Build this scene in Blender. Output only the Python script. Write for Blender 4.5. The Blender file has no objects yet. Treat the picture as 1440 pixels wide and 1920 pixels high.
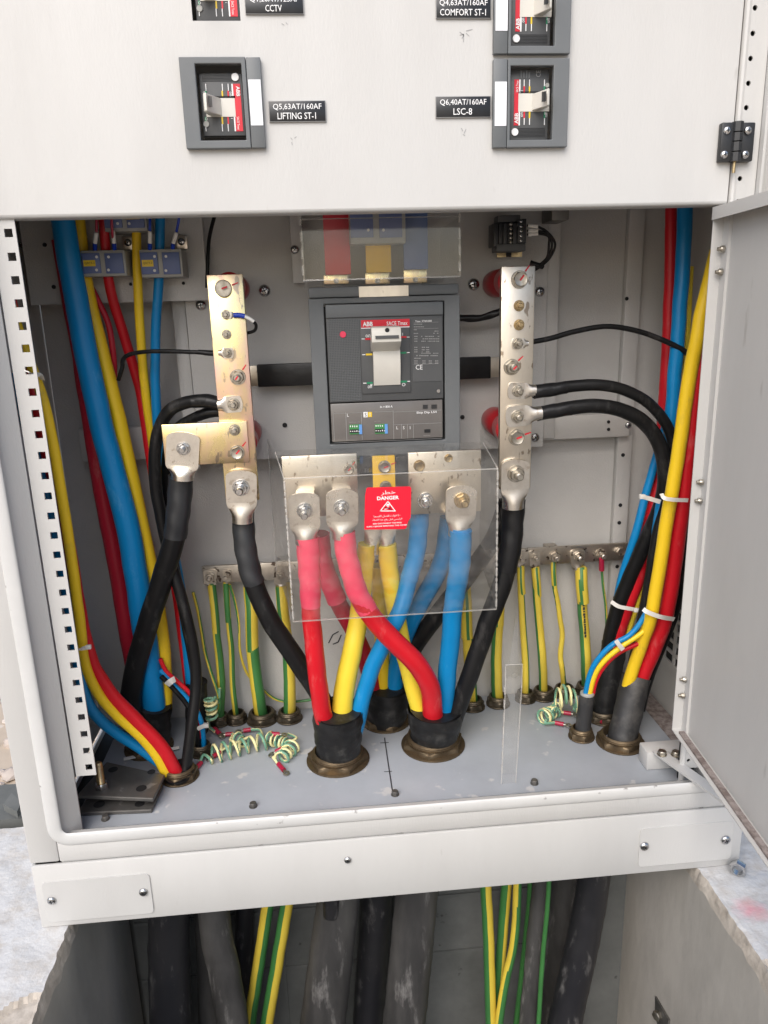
import bpy, bmesh, math, random
from mathutils import Vector, Matrix
from mathutils import noise as mnoise
random.seed(7)
S = bpy.context.scene
R = math.radians

# ------------------------------------------------------------------ camera
FPX = 1400.0                      # focal length in pixels of the 1440x1920 photograph
CAMZ = 0.796                      # eye height above the concrete
ROWS = ((0.9957, -0.0881, -0.0289), (-0.0508, -0.2577, -0.9649), (0.0775, 0.9622, -0.2611))
CR, CD, CF = (Vector(r).normalized() for r in ROWS)
cam_d = bpy.data.cameras.new('camera'); cam = bpy.data.objects.new('camera', cam_d)
S.collection.objects.link(cam); S.camera = cam
mw = Matrix.Identity(4)
for i in range(3):
    mw[i][0], mw[i][1], mw[i][2] = CR[i], -CD[i], -CF[i]
mw[2][3] = CAMZ
cam.matrix_world = mw
cam_d.sensor_fit = 'VERTICAL'; cam_d.sensor_height = 24.0; cam_d.lens = 24.0 * FPX / 1920.0
cam_d.clip_start = 0.01; cam_d.clip_end = 500

# ------------------------------------------------------------------ light
SUN_EL, SUN_AZ = 44.0, 204.0       # bright overcast: a wide soft sun high behind the photographer
W = bpy.data.worlds.new('World'); S.world = W; W.use_nodes = True
nt = W.node_tree
sky = nt.nodes.new('ShaderNodeTexSky'); sky.sky_type = 'NISHITA'; sky.sun_disc = False
sky.sun_elevation = R(SUN_EL); sky.sun_rotation = R(SUN_AZ)
sky.air_density = 1.0; sky.dust_density = 3.0; sky.ozone_density = 1.0
bgn = nt.nodes['Background']; nt.links.new(sky.outputs[0], bgn.inputs[0]); bgn.inputs[1].default_value = 0.10
sd = bpy.data.lights.new('sun', 'SUN'); so = bpy.data.objects.new('sun', sd); S.collection.objects.link(so)
sd.energy = 1.5; sd.angle = R(56); sd.color = (1.0, 0.985, 0.965)
_az = R(SUN_AZ)
to_sun = Vector((math.sin(_az) * math.cos(R(SUN_EL)), math.cos(_az) * math.cos(R(SUN_EL)), math.sin(R(SUN_EL))))
so.rotation_euler = to_sun.to_track_quat('Z', 'Y').to_euler()
so.location = (0, 0, 5)
vs = S.view_settings
vs.view_transform = 'Standard'; vs.look = 'None'; vs.gamma = 1.0; vs.use_curve_mapping = False
vs.exposure = 0.84
S.cycles.max_bounces = 6; S.cycles.diffuse_bounces = 4; S.cycles.glossy_bounces = 3; S.cycles.transparent_max_bounces = 14; S.cycles.caustics_reflective = False
S.cycles.caustics_refractive = False

# ------------------------------------------------------------------ places
def ray(px, py):
    d = CR * ((px - 720) / FPX) + CD * ((py - 960) / FPX) + CF
    return d / d.y
def at(px, py, Y):                # point of the plane at distance Y in front of the eye
    r = ray(px, py) * Y
    return Vector((r.x, r.y, r.z + CAMZ))
FLOORZ = CAMZ - 0.678
def onz(px, py, Z=FLOORZ):        # point of a level plane
    r = ray(px, py); r = r * ((Z - CAMZ) / r.z)
    return Vector((r.x, r.y, r.z + CAMZ))
def wid(px, py, Y, n):            # n pixels across, in metres
    return (at(px + n / 2, py, Y) - at(px - n / 2, py, Y)).length
YB, YR, YP, YW = 0.87, 0.90, 1.16, 1.20   # body front, inner doors, mounting plate, back wall

# ------------------------------------------------------------------ materials
MATS = {}
def mk(name, col, rough=0.5, metal=0.0, col2=None, scale=8.0, lo=0.35, hi=0.7, bump=0.0, bscale=300.0,
       stretch=(1, 1, 1), spec=0.5, rvar=0.0, detail=5.0, specks=None, speck_scale=60, speck_t=0.68, coat=0.0, soft=0.05):
    m = bpy.data.materials.new(name); m.use_nodes = True
    n = m.node_tree.nodes; l = m.node_tree.links
    p = n['Principled BSDF']
    p.inputs['Base Color'].default_value = (*col, 1); p.inputs['Roughness'].default_value = rough
    p.inputs['Metallic'].default_value = metal
    p.inputs['Specular IOR Level'].default_value = spec
    if coat: p.inputs['Coat Weight'].default_value = coat
    tc = n.new('ShaderNodeTexCoord'); mp = n.new('ShaderNodeMapping')
    l.new(tc.outputs['Object'], mp.inputs[0]); mp.inputs['Scale'].default_value = stretch
    src = None
    if col2:
        no = n.new('ShaderNodeTexNoise'); no.inputs['Scale'].default_value = scale; no.inputs['Detail'].default_value = detail
        no.inputs['Roughness'].default_value = 0.62
        l.new(mp.outputs[0], no.inputs[0])
        mr = n.new('ShaderNodeMapRange'); mr.inputs[1].default_value = lo; mr.inputs[2].default_value = hi
        l.new(no.outputs[0], mr.inputs[0])
        mx = n.new('ShaderNodeMix'); mx.data_type = 'RGBA'
        mx.inputs[6].default_value = (*col, 1); mx.inputs[7].default_value = (*col2, 1)
        l.new(mr.outputs[0], mx.inputs[0]); src = mx.outputs[2]
        if rvar:
            ma = n.new('ShaderNodeMath'); ma.operation = 'MULTIPLY_ADD'
            ma.inputs[1].default_value = rvar; ma.inputs[2].default_value = rough
            l.new(mr.outputs[0], ma.inputs[0]); l.new(ma.outputs[0], p.inputs['Roughness'])
    if specks:
        n2 = n.new('ShaderNodeTexNoise'); n2.inputs['Scale'].default_value = speck_scale; n2.inputs['Detail'].default_value = 3 if soft < .06 else 8; n2.inputs['Roughness'].default_value = .5 if soft < .06 else .68
        l.new(mp.outputs[0], n2.inputs[0])
        m2 = n.new('ShaderNodeMapRange'); m2.inputs[1].default_value = speck_t; m2.inputs[2].default_value = speck_t + soft
        l.new(n2.outputs[0], m2.inputs[0])
        mx2 = n.new('ShaderNodeMix'); mx2.data_type = 'RGBA'
        if src: l.new(src, mx2.inputs[6])
        else: mx2.inputs[6].default_value = (*col, 1)
        mx2.inputs[7].default_value = (*specks, 1)
        l.new(m2.outputs[0], mx2.inputs[0]); src = mx2.outputs[2]
    if src: l.new(src, p.inputs['Base Color'])
    if bump:
        nb = n.new('ShaderNodeTexNoise'); nb.inputs['Scale'].default_value = bscale; nb.inputs['Detail'].default_value = 2
        l.new(mp.outputs[0], nb.inputs[0])
        b = n.new('ShaderNodeBump'); b.inputs['Strength'].default_value = bump; b.inputs['Distance'].default_value = 0.001
        l.new(nb.outputs[0], b.inputs['Height']); l.new(b.outputs[0], p.inputs['Normal'])
    MATS[name] = m
    return m

mk('paint', (.545, .54, .525), .42, col2=(.515, .509, .494), scale=9, stretch=(1, 1, .3), lo=.4, hi=.66, bump=.18, bscale=420, rvar=.1, specks=(.44, .43, .41), speck_scale=34, speck_t=.70)
mk('paint_lip', (.58, .58, .57), .4, col2=(.53, .53, .52), scale=14, bump=.08, bscale=300, specks=(.2, .19, .18), speck_scale=46, speck_t=.665)
mk('paint_inside', (.54, .53, .51), .36, col2=(.49, .48, .46), scale=6, bump=.5, bscale=520, rvar=.12)
mk('floor_paint_skylit', (.36, .385, .42), .4, col2=(.30, .32, .35), scale=7, bump=.12, bscale=300, specks=(.46, .46, .46), speck_scale=34, speck_t=.645)  # bluish base colour puts the sky light into the floor paint
mk('grey_plastic', (.122, .132, .138), .48, col2=(.14, .148, .153), scale=20, bump=.1, bscale=900)
mk('grey_face', (.072, .075, .078), .5, col2=(.085, .088, .09), scale=25, bump=.1, bscale=900)
mk('dark_plastic', (.022, .023, .025), .4)
mk('black_void', (.008, .008, .009), .7)
mk('handle', (.66, .64, .58), .38, col2=(.60, .58, .53), scale=20)
mk('white_print', (.82, .82, .82), .5)
mk('grey_print', (.30, .30, .30), .5)
mk('white_card', (.78, .79, .82), .4)
mk('label_black', (.012, .013, .016), .32, col2=(.03, .03, .034), scale=40, lo=.5, hi=.9)
mk('red_print', (.62, .012, .03), .4)
mk('yellow_print', (.75, .52, .02), .4)
mk('green_print', (.01, .22, .10), .4)
mk('green_pcb', (.04, .22, .06), .45)
mk('blue_pcb', (.12, .30, .66), .45)
mk('trip_face', (.13, .12, .115), .25, col2=(.165, .155, .145), scale=12, coat=.3)
mk('tin', (.80, .73, .62), .3, 1.0, col2=(.62, .55, .45), scale=22, lo=.42, hi=.72, rvar=.2, specks=(.36, .29, .22), speck_scale=110, speck_t=.615, stretch=(1, 1, .45))
mk('tin_warm_reflect', (.88, .73, .38), .24, 1.0, col2=(.78, .50, .44), scale=13, lo=.42, hi=.58, rvar=.22, specks=(.46, .37, .27), speck_scale=95, speck_t=.60, stretch=(1, 1, .45))  # gold and pink paint in warm reflections; dark specks are stains
mk('tin_dull', (.60, .55, .48), .36, 1.0, col2=(.40, .355, .30), scale=26, lo=.4, hi=.7, rvar=.2, specks=(.12, .09, .07), speck_scale=80, speck_t=.60)
mk('lug_tin', (.80, .765, .70), .26, 1.0, col2=(.55, .50, .44), scale=30, rvar=.18, specks=(.5, .44, .37), speck_scale=120, speck_t=.62)
mk('zinc', (.55, .52, .46), .3, 1.0, col2=(.33, .29, .23), scale=90, rvar=.2)
mk('zinc_gold', (.58, .45, .25), .3, 1.0, col2=(.36, .27, .16), scale=90, rvar=.2)
mk('steel_screw', (.62, .62, .62), .25, 1.0, col2=(.4, .4, .4), scale=120)
mk('dark_steel', (.13, .125, .118), .42, .75, col2=(.22, .21, .195), scale=18, rvar=.2, specks=(.33, .32, .3), speck_scale=34, speck_t=.64, bump=.2, bscale=120)
mk('brass', (.23, .175, .11), .48, 1.0, col2=(.12, .09, .06), scale=30, lo=.35, hi=.65, rvar=.25)
mk('brass_dull', (.17, .14, .10), .5, .9, col2=(.09, .075, .055), scale=30, lo=.35, hi=.65)
D = dict(bump=.2, bscale=130, spec=.36, stretch=(1, 1, .35))
mk('pvc_red', (.62, .012, .022), .36, col2=(.50, .010, .018), scale=9, specks=(.66, .16, .15), speck_scale=46, speck_t=.58, soft=.26, **D)
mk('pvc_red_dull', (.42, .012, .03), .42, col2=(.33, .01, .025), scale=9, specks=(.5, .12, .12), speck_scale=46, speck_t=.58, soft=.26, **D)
mk('pvc_pink', (.85, .065, .135), .42, col2=(.76, .05, .11), scale=12, specks=(.80, .25, .27), speck_scale=46, speck_t=.58, soft=.26, **D)
mk('pvc_yellow', (.88, .60, .02), .38, col2=(.80, .52, .025), scale=9, specks=(.45, .32, .06), speck_scale=46, speck_t=.58, soft=.26, **D)
mk('pvc_lemon', (.84, .66, .05), .38, col2=(.76, .57, .05), scale=9, specks=(.5, .4, .1), speck_scale=46, speck_t=.58, soft=.26, **D)
mk('pvc_blue', (.004, .225, .52), .36, col2=(.004, .185, .44), scale=9, specks=(.10, .34, .6), speck_scale=46, speck_t=.58, soft=.26, **D)
mk('pvc_black', (.006, .006, .0065), .42, col2=(.012, .012, .0125), scale=14, specks=(.06, .058, .056), speck_scale=45, speck_t=.55, soft=.25, bump=.25, bscale=110, spec=.26, stretch=(1, 1, .4))
mk('tape_black', (.008, .008, .009), .36, col2=(.014, .014, .015), scale=30, bump=.6, bscale=70, spec=.3)
mk('shrink_grey', (.016, .0175, .02), .42, col2=(.032, .034, .037), scale=12, bump=.3, bscale=60)
mk('boot_black', (.009, .009, .0095), .46, col2=(.024, .024, .024), scale=22, lo=.42, hi=.7, bump=.7, bscale=55, specks=(.07, .068, .064), speck_scale=40, speck_t=.53, soft=.25, spec=.3)
mk('boot_dusty', (.026, .026, .027), .55, col2=(.10, .095, .088), scale=26, lo=.46, hi=.72, bump=.6, bscale=55)
mk('armour_black', (.014, .014, .017), .42, col2=(.035, .034, .034), scale=8, stretch=(1, 1, .35), lo=.42, hi=.75, specks=(.20, .195, .19), speck_scale=34, speck_t=.56, soft=.22, bump=.3, bscale=80)
mk('armour_grey', (.034, .033, .0325), .55, col2=(.092, .089, .085), scale=14, stretch=(1, 1, .22), lo=.38, hi=.68, specks=(.30, .29, .28), speck_scale=34, speck_t=.56, soft=.22, bump=.3, bscale=70)
mk('earth_yellow', (.68, .52, .06), .4, col2=(.58, .43, .05), scale=12, specks=(.35, .26, .06), speck_scale=70, speck_t=.74)
mk('earth_green', (.05, .19, .05), .4, col2=(.035, .14, .04), scale=12)
mk('coil_yellow', (.80, .73, .38), .42)
mk('coil_green', (.16, .34, .23), .42)
mk('crimp_red', (.36, .012, .045), .3)
mk('crimp_blue', (.012, .05, .42), .3)
mk('insulator_red', (.36, .012, .018), .3)
mk('tie_white', (.72, .70, .66), .4)
mk('marker_white', (.75, .74, .70), .45)
mk('ct_blue', (.115, .155, .32), .42, col2=(.10, .135, .285), scale=20)
mk('ct_grey', (.36, .36, .34), .42, col2=(.30, .30, .285), scale=20)
mk('phase_red', (.58, .03, .05), .45)
mk('phase_yellow', (.74, .44, .02), .45)
mk('phase_blue', (.10, .16, .34), .45)
mk('sticker_red', (.78, .006, .03), .32)
mk('gasket', (.30, .26, .245), .95, col2=(.16, .125, .115), scale=90, lo=.4, hi=.62, bump=.9, bscale=350)
mk('pen', (.03, .03, .035), .6)
mk('concrete', (.47, .44, .395), .9, col2=(.34, .318, .285), scale=7, lo=.35, hi=.68, bump=.7, bscale=60, stretch=(1, 1, .5), specks=(.38, .36, .33), speck_scale=40, speck_t=.72)
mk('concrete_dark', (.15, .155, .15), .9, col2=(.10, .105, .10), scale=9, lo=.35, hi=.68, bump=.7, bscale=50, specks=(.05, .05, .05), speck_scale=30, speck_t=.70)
mk('concrete_paint', (.54, .54, .54), .9, col2=(.44, .41, .375), scale=40, lo=.45, hi=.72, bump=1.0, bscale=170, specks=(.50, .34, .32), speck_scale=11, speck_t=.685)
mk('concrete_raw', (.52, .47, .41), .95, col2=(.34, .30, .255), scale=40, lo=.35, hi=.65, bump=1.0, bscale=120)
mk('sand', (.56, .47, .37), .95, col2=(.44, .36, .28), scale=3, bump=1.0, bscale=40, specks=(.58, .52, .46), speck_scale=20, speck_t=.62)
mk('rock', (.42, .35, .30), .95, col2=(.55, .49, .44), scale=14, bump=1.0, bscale=60)

# a pink marking-paint spot sprayed on the right foundation
_m = MATS['concrete_paint']; _n = _m.node_tree.nodes; _l = _m.node_tree.links; _p = _n['Principled BSDF']
_src = _p.inputs['Base Color'].links[0].from_socket
_g = _n.new('ShaderNodeNewGeometry'); _d = _n.new('ShaderNodeVectorMath'); _d.operation = 'DISTANCE'; _d.inputs[1].default_value = onz(1408, 1706, 0)
_no = _n.new('ShaderNodeTexNoise'); _no.inputs['Scale'].default_value = 60; _l.new(_g.outputs['Position'], _no.inputs[0]); _l.new(_g.outputs['Position'], _d.inputs[0])
_a = _n.new('ShaderNodeMath'); _a.operation = 'MULTIPLY_ADD'; _a.inputs[1].default_value = .03; _l.new(_no.outputs[0], _a.inputs[0]); _l.new(_d.outputs['Value'], _a.inputs[2])
_r = _n.new('ShaderNodeMapRange'); _r.inputs[1].default_value = .042; _r.inputs[2].default_value = .016; _r.inputs[3].default_value = 0; _r.inputs[4].default_value = .75; _l.new(_a.outputs[0], _r.inputs[0])
_x = _n.new('ShaderNodeMix'); _x.data_type = 'RGBA'; _x.inputs[7].default_value = (.72, .30, .34, 1); _l.new(_r.outputs[0], _x.inputs[0]); _l.new(_src, _x.inputs[6]); _l.new(_x.outputs[2], _p.inputs['Base Color'])

# acrylic: clear sheet with the reflection of its two faces and a pale film: dusty on sheets, glints on edges
def acrylic(name, dust_glint, tint):
    m = bpy.data.materials.new(name); m.use_nodes = True
    n = m.node_tree.nodes; l = m.node_tree.links; n.clear()
    out = n.new('ShaderNodeOutputMaterial'); tr = n.new('ShaderNodeBsdfTransparent'); tr.inputs[0].default_value = (*tint, 1)
    gl = n.new('ShaderNodeBsdfGlossy'); gl.inputs['Roughness'].default_value = .06
    df = n.new('ShaderNodeBsdfDiffuse'); df.inputs[0].default_value = (.7, .68, .64, 1)
    fr = n.new('ShaderNodeFresnel'); fr.inputs[0].default_value = 1.75
    m1 = n.new('ShaderNodeMixShader'); m2 = n.new('ShaderNodeMixShader')
    tc = n.new('ShaderNodeTexCoord'); mp = n.new('ShaderNodeMapping'); mp.inputs['Scale'].default_value = (1, 1, 1.6)
    no = n.new('ShaderNodeTexNoise'); no.inputs['Scale'].default_value = 26; no.inputs['Detail'].default_value = 7; no.inputs['Roughness'].default_value = .75
    mr = n.new('ShaderNodeMapRange'); mr.inputs[1].default_value = .45; mr.inputs[2].default_value = .8
    mr.inputs[3].default_value = dust_glint; mr.inputs[4].default_value = dust_glint + .12
    l.new(tc.outputs['Object'], mp.inputs[0]); l.new(mp.outputs[0], no.inputs[0]); l.new(no.outputs[0], mr.inputs[0])
    ge = n.new('ShaderNodeNewGeometry'); iv = n.new('ShaderNodeMath'); iv.operation = 'SUBTRACT'; iv.inputs[0].default_value = 1.0
    l.new(ge.outputs['Backfacing'], iv.inputs[1])
    fm = n.new('ShaderNodeMath'); fm.operation = 'MULTIPLY'; l.new(fr.outputs[0], fm.inputs[0]); l.new(iv.outputs[0], fm.inputs[1])
    dm = n.new('ShaderNodeMath'); dm.operation = 'MULTIPLY'; l.new(mr.outputs[0], dm.inputs[0]); l.new(iv.outputs[0], dm.inputs[1])
    l.new(fm.outputs[0], m1.inputs[0]); l.new(tr.outputs[0], m1.inputs[1]); l.new(gl.outputs[0], m1.inputs[2])
    l.new(dm.outputs[0], m2.inputs[0]); l.new(m1.outputs[0], m2.inputs[1]); l.new(df.outputs[0], m2.inputs[2])
    l.new(m2.outputs[0], out.inputs[0])
    MATS[name] = m
acrylic('acrylic', .022, (.985, .983, .978))
acrylic('acrylic_glint', .38, (.9, .9, .9))  # edge glints painted as a thick pale film
acrylic('acrylic_dusty', .10, (.95, .95, .95))

# ------------------------------------------------------------------ mesh building
OFF = {}
def link(o, parent=None):
    S.collection.objects.link(o)
    if parent is not None: o.parent = parent
def props(o, label=None, cat=None, group=None, kind=None):
    if label: o['label'] = label
    if cat: o['category'] = cat
    if group: o['group'] = group
    if kind: o['kind'] = kind
    return o
def thing(name, label, cat, loc, group=None):
    o = bpy.data.objects.new(name, None); link(o); o.location = loc; o.empty_display_size = .02
    OFF[o] = Vector(loc)
    return props(o, label, cat, group)

class MB:
    def __init__(s): s.v = []; s.f = []; s.m = []
    def add(s, vs_, fs, mi=0):
        b = len(s.v); s.v += [Vector(v) for v in vs_]
        for f in fs: s.f.append([b + i for i in f]); s.m.append(mi)
        return s
    def box(s, x0, x1, y0, y1, z0, z1, mi=0, bev=0.0):
        if x0 > x1: x0, x1 = x1, x0
        if y0 > y1: y0, y1 = y1, y0
        if z0 > z1: z0, z1 = z1, z0
        if bev <= 0:
            v = [(x, y, z) for x in (x0, x1) for y in (y0, y1) for z in (z0, z1)]
            f = [(0, 1, 3, 2), (4, 6, 7, 5), (0, 4, 5, 1), (2, 3, 7, 6), (0, 2, 6, 4), (1, 5, 7, 3)]
            return s.add(v, f, mi)
        bev = min(bev, .45 * min(x1 - x0, y1 - y0, z1 - z0))
        bm = bmesh.new(); bmesh.ops.create_cube(bm, size=1)
        for v in bm.verts:
            v.co = Vector(((x0 + x1) / 2 + v.co.x * (x1 - x0), (y0 + y1) / 2 + v.co.y * (y1 - y0), (z0 + z1) / 2 + v.co.z * (z1 - z0)))
        bmesh.ops.bevel(bm, geom=bm.edges[:], offset=bev, segments=2, affect='EDGES', profile=.5)
        return s.bm(bm, mi)
    def bm(s, bm, mi=0):
        bm.verts.index_update()
        s.add([v.co.copy() for v in bm.verts], [[v.index for v in f.verts] for f in bm.faces], mi); bm.free(); return s
    def prism(s, pts, y0, y1, mi=0):          # outline in X,Z extruded in Y (front at y0)
        n = len(pts); a = sum(pts[i][0] * pts[(i + 1) % n][1] - pts[(i + 1) % n][0] * pts[i][1] for i in range(n))
        if a < 0: pts = pts[::-1]
        v = [(x, y0, z) for x, z in pts] + [(x, y1, z) for x, z in pts]
        f = [list(range(n)), list(range(2 * n - 1, n - 1, -1))]
        f += [[i, i + n, (i + 1) % n + n, (i + 1) % n] for i in range(n)]
        return s.add(v, f, mi)
    def lathe(s, o, ax, prof, n=24, mi=0, hexr=(), phase=0.0, caps=True):   # prof [(r,h)]; indices in hexr are hexagonal
        ax = Vector(ax).normalized(); o = Vector(o)
        u = ax.orthogonal().normalized(); w = ax.cross(u)
        v = []; f = []
        for k, (r, h) in enumerate(prof):
            for i in range(n):
                a = 2 * math.pi * i / n + phase
                rr = r
                if k in hexr:
                    t = (a - phase) % (math.pi / 3) - math.pi / 6
                    rr = r * math.cos(math.pi / 6) / math.cos(t)
                v.append(o + ax * h + (u * math.cos(a) + w * math.sin(a)) * rr)
        for k in range(len(prof) - 1):
            for i in range(n):
                j = (i + 1) % n
                f.append([k * n + i, k * n + j, (k + 1) * n + j, (k + 1) * n + i])
        if caps:
            f.append(list(range(n))[::-1]); f.append([(len(prof) - 1) * n + i for i in range(n)])
        return s.add(v, f, mi)
    def tube(s, pts, rad, n=18, mi=0, stripe=None, wob=0.0, caps=True, flat=1.0):
        P = pts; N = len(P)
        T = [(P[min(i + 1, N - 1)] - P[max(i - 1, 0)]).normalized() for i in range(N)]
        ref = Vector((0, -1, 0)); nrm = ref - T[0] * ref.dot(T[0])
        if nrm.length < .05: nrm = Vector((0, 0, 1)) - T[0] * T[0].z
        nrm.normalize(); v = []
        L = 0
        for i in range(N):
            if i: L += (P[i] - P[i - 1]).length
            nrm = (nrm - T[i] * nrm.dot(T[i])).normalized(); b = T[i].cross(nrm)
            r = rad[i] if isinstance(rad, (list, tuple)) else rad
            for k in range(n):
                a = 2 * math.pi * k / n
                q = r * (1 + wob * math.sin(3 * a + L * 90) * .5 + wob * math.sin(L * 210 + 2 * a))
                v.append(P[i] + nrm * math.cos(a) * q * flat + b * math.sin(a) * q)
        base = len(s.v); s.v += v
        for i in range(N - 1):
            for k in range(n):
                j = (k + 1) % n
                s.f.append([base + i * n + k, base + (i + 1) * n + k, base + (i + 1) * n + j, base + i * n + j])
                mm = mi
                if stripe:
                    frac, ph, tw = stripe; a = ((k + .5) / n - ph / 360 - tw * i / N) % 1.0
                    if min(a, 1 - a) < frac / 2: mm = mi + 1
                s.m.append(mm)
        if caps:
            s.f.append([base + k for k in range(n)]); s.m.append(mi)
            s.f.append([base + (N - 1) * n + k for k in range(n)][::-1]); s.m.append(mi)
        return s
    def build(s, name, mats, parent=None, label=None, cat=None, group=None, kind=None, sharp=40, smooth=True):
        if isinstance(mats, str): mats = [mats]
        me = bpy.data.meshes.new(name)
        if parent is not None: off = OFF[parent]
        else:
            xs = [v.x for v in s.v]; ys = [v.y for v in s.v]; zs = [v.z for v in s.v]
            off = Vector(((min(xs) + max(xs)) / 2, (min(ys) + max(ys)) / 2, min(zs)))
        me.from_pydata([v - off for v in s.v], [], s.f)
        for m in mats: me.materials.append(MATS[m])
        me.polygons.foreach_set('material_index', s.m)
        bm = bmesh.new(); bm.from_mesh(me); bmesh.ops.recalc_face_normals(bm, faces=bm.faces[:]); bm.to_mesh(me); bm.free()
        if smooth:
            me.polygons.foreach_set('use_smooth', [True] * len(me.polygons)); me.set_sharp_from_angle(angle=R(sharp))
        me.update()
        o = bpy.data.objects.new(name, me); link(o, parent)
        if parent is None: o.location = off
        OFF[o] = off
        return props(o, label, cat, group, kind)

def smoothpath(pts, sub=7):
    P = [Vector(p) for p in pts]; P = [P[0] * 2 - P[1]] + P + [P[-1] * 2 - P[-2]]
    out = []
    for i in range(1, len(P) - 2):
        a, b, c, d = P[i - 1], P[i], P[i + 1], P[i + 2]
        for k in range(sub):
            t = k / sub
            out.append(.5 * ((2 * b) + (c - a) * t + (2 * a - 5 * b + 4 * c - d) * t * t + (3 * b - a - 3 * c + d) * t ** 3))
    out.append(P[-2]); return out
def PX(l): return [at(*p) if not isinstance(p, Vector) else p for p in l]
def ptube(name, pl, w, mats, parent=None, stripe=None, n=18, wob=0.0, sub=7, **kw):
    """a round cable through pixel points at given distances, w = its width in pixels at first (and last) point"""
    pts = PX(pl)
    if not isinstance(w, (list, tuple)): w = (w, w)
    def rr(p, ww):
        d = (p - Vector((0, 0, CAMZ))).dot(CF); return ww / 2 * d / FPX
    r0, r1 = rr(pts[0], w[0]), rr(pts[-1], w[-1])
    path = smoothpath(pts, sub); N = len(path)
    amp = min(.0011, .09 * min(r0, r1))
    path = [p + Vector((mnoise.noise(p * 31), mnoise.noise(p * 31 + Vector((9, 9, 9))), 0)) * amp for p in path]
    rad = [r0 + (r1 - r0) * i / (N - 1) for i in range(N)]
    mb = MB().tube(path, rad, n, 0, stripe, wob)
    return mb.build(name, mats, parent, **kw)
def pbox(name, x0, y0, x1, y1, Y, dep, mat, parent=None, bev=0.0, mb=None, mi=0, **kw):
    """upright box whose front face covers a pixel rectangle at distance Y"""
    X0 = at(x0, (y0 + y1) / 2, Y).x; X1 = at(x1, (y0 + y1) / 2, Y).x
    Z0 = at((x0 + x1) / 2, y1, Y).z; Z1 = at((x0 + x1) / 2, y0, Y).z
    m = mb or MB(); m.box(X0, X1, Y, Y + dep, Z0, Z1, mi, bev)
    if mb: return m
    return m.build(name, mat, parent, **kw)
def panel_holes(x0, x1, z0, z1, y0, y1, holes, mb=None):
    mb = mb or MB()
    xs = sorted({x0, x1, *[h[0] for h in holes], *[h[1] for h in holes]}); zs = sorted({z0, z1, *[h[2] for h in holes], *[h[3] for h in holes]})
    xs = [x for x in xs if x0 <= x <= x1]; zs = [z for z in zs if z0 <= z <= z1]
    nx, nz = len(xs) - 1, len(zs) - 1
    def solid(i, j):
        if i < 0 or j < 0 or i >= nx or j >= nz: return False
        cx, cz = (xs[i] + xs[i + 1]) / 2, (zs[j] + zs[j + 1]) / 2
        return not any(h[0] < cx < h[1] and h[2] < cz < h[3] for h in holes)
    idx = {}; v = []; f = []
    def V(i, j, k):
        if (i, j, k) not in idx: idx[(i, j, k)] = len(v); v.append((xs[i], y1 if k else y0, zs[j]))
        return idx[(i, j, k)]
    for i in range(nx):
        for j in range(nz):
            if not solid(i, j): continue
            f.append([V(i, j, 0), V(i + 1, j, 0), V(i + 1, j + 1, 0), V(i, j + 1, 0)])
            f.append([V(i, j, 1), V(i, j + 1, 1), V(i + 1, j + 1, 1), V(i + 1, j, 1)])
            for di, dj, a, b in ((-1, 0, (i, j), (i, j + 1)), (1, 0, (i + 1, j), (i + 1, j + 1)), (0, -1, (i, j), (i + 1, j)), (0, 1, (i, j + 1), (i + 1, j + 1))):
                if not solid(i + di, j + dj): f.append([V(*a, 0), V(*b, 0), V(*b, 1), V(*a, 1)])
    return mb.add(v, f)

def text(s, cx, cy, Y, hpx, mat, parent, wpx=None, rot=0, bold=0.0, name='lettering', gap=.0004, ex=.0001):
    """raised lettering: hpx = cap height in pixels, wpx = width in pixels along the writing"""
    c = bpy.data.curves.new('t', 'FONT'); c.body = s; c.size = 1; c.offset = bold; c.extrude = 0; c.resolution_u = 2
    o = bpy.data.objects.new('t', c); S.collection.objects.link(o)
    dg = bpy.context.evaluated_depsgraph_get(); me0 = bpy.data.meshes.new_from_object(o.evaluated_get(dg))
    vs_ = [v.co.copy() for v in me0.vertices]; fs = [list(p.vertices) for p in me0.polygons]
    bpy.data.objects.remove(o); bpy.data.curves.remove(c); bpy.data.meshes.remove(me0)
    if not vs_: return None
    x0 = min(v.x for v in vs_); x1 = max(v.x for v in vs_); y0 = min(v.y for v in vs_); y1 = max(v.y for v in vs_)
    H = abs(at(cx, cy - hpx / 2, Y).z - at(cx, cy + hpx / 2, Y).z); Wd = wid(cx, cy, Y, 1)
    if rot: H = hpx * Wd; Wu = abs(at(cx, cy - .5, Y).z - at(cx, cy + .5, Y).z)
    else: Wu = Wd
    sy = H / max(y1 - y0, 1e-6)
    sx = sy if wpx is None else wpx * Wu / max(x1 - x0, 1e-6)
    p = at(cx, cy, Y - gap); mb = MB(); a = R(rot); ca, sa = round(math.cos(a), 6), round(math.sin(a), 6)
    out = []
    for v in vs_:
        u = (v.x - (x0 + x1) / 2) * sx; w = (v.y - (y0 + y1) / 2) * sy
        out.append((p.x + u * ca - w * sa, p.y, p.z + u * sa + w * ca))
    mb.add(out, fs)
    return mb.build(name, mat, parent, smooth=False)

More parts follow.
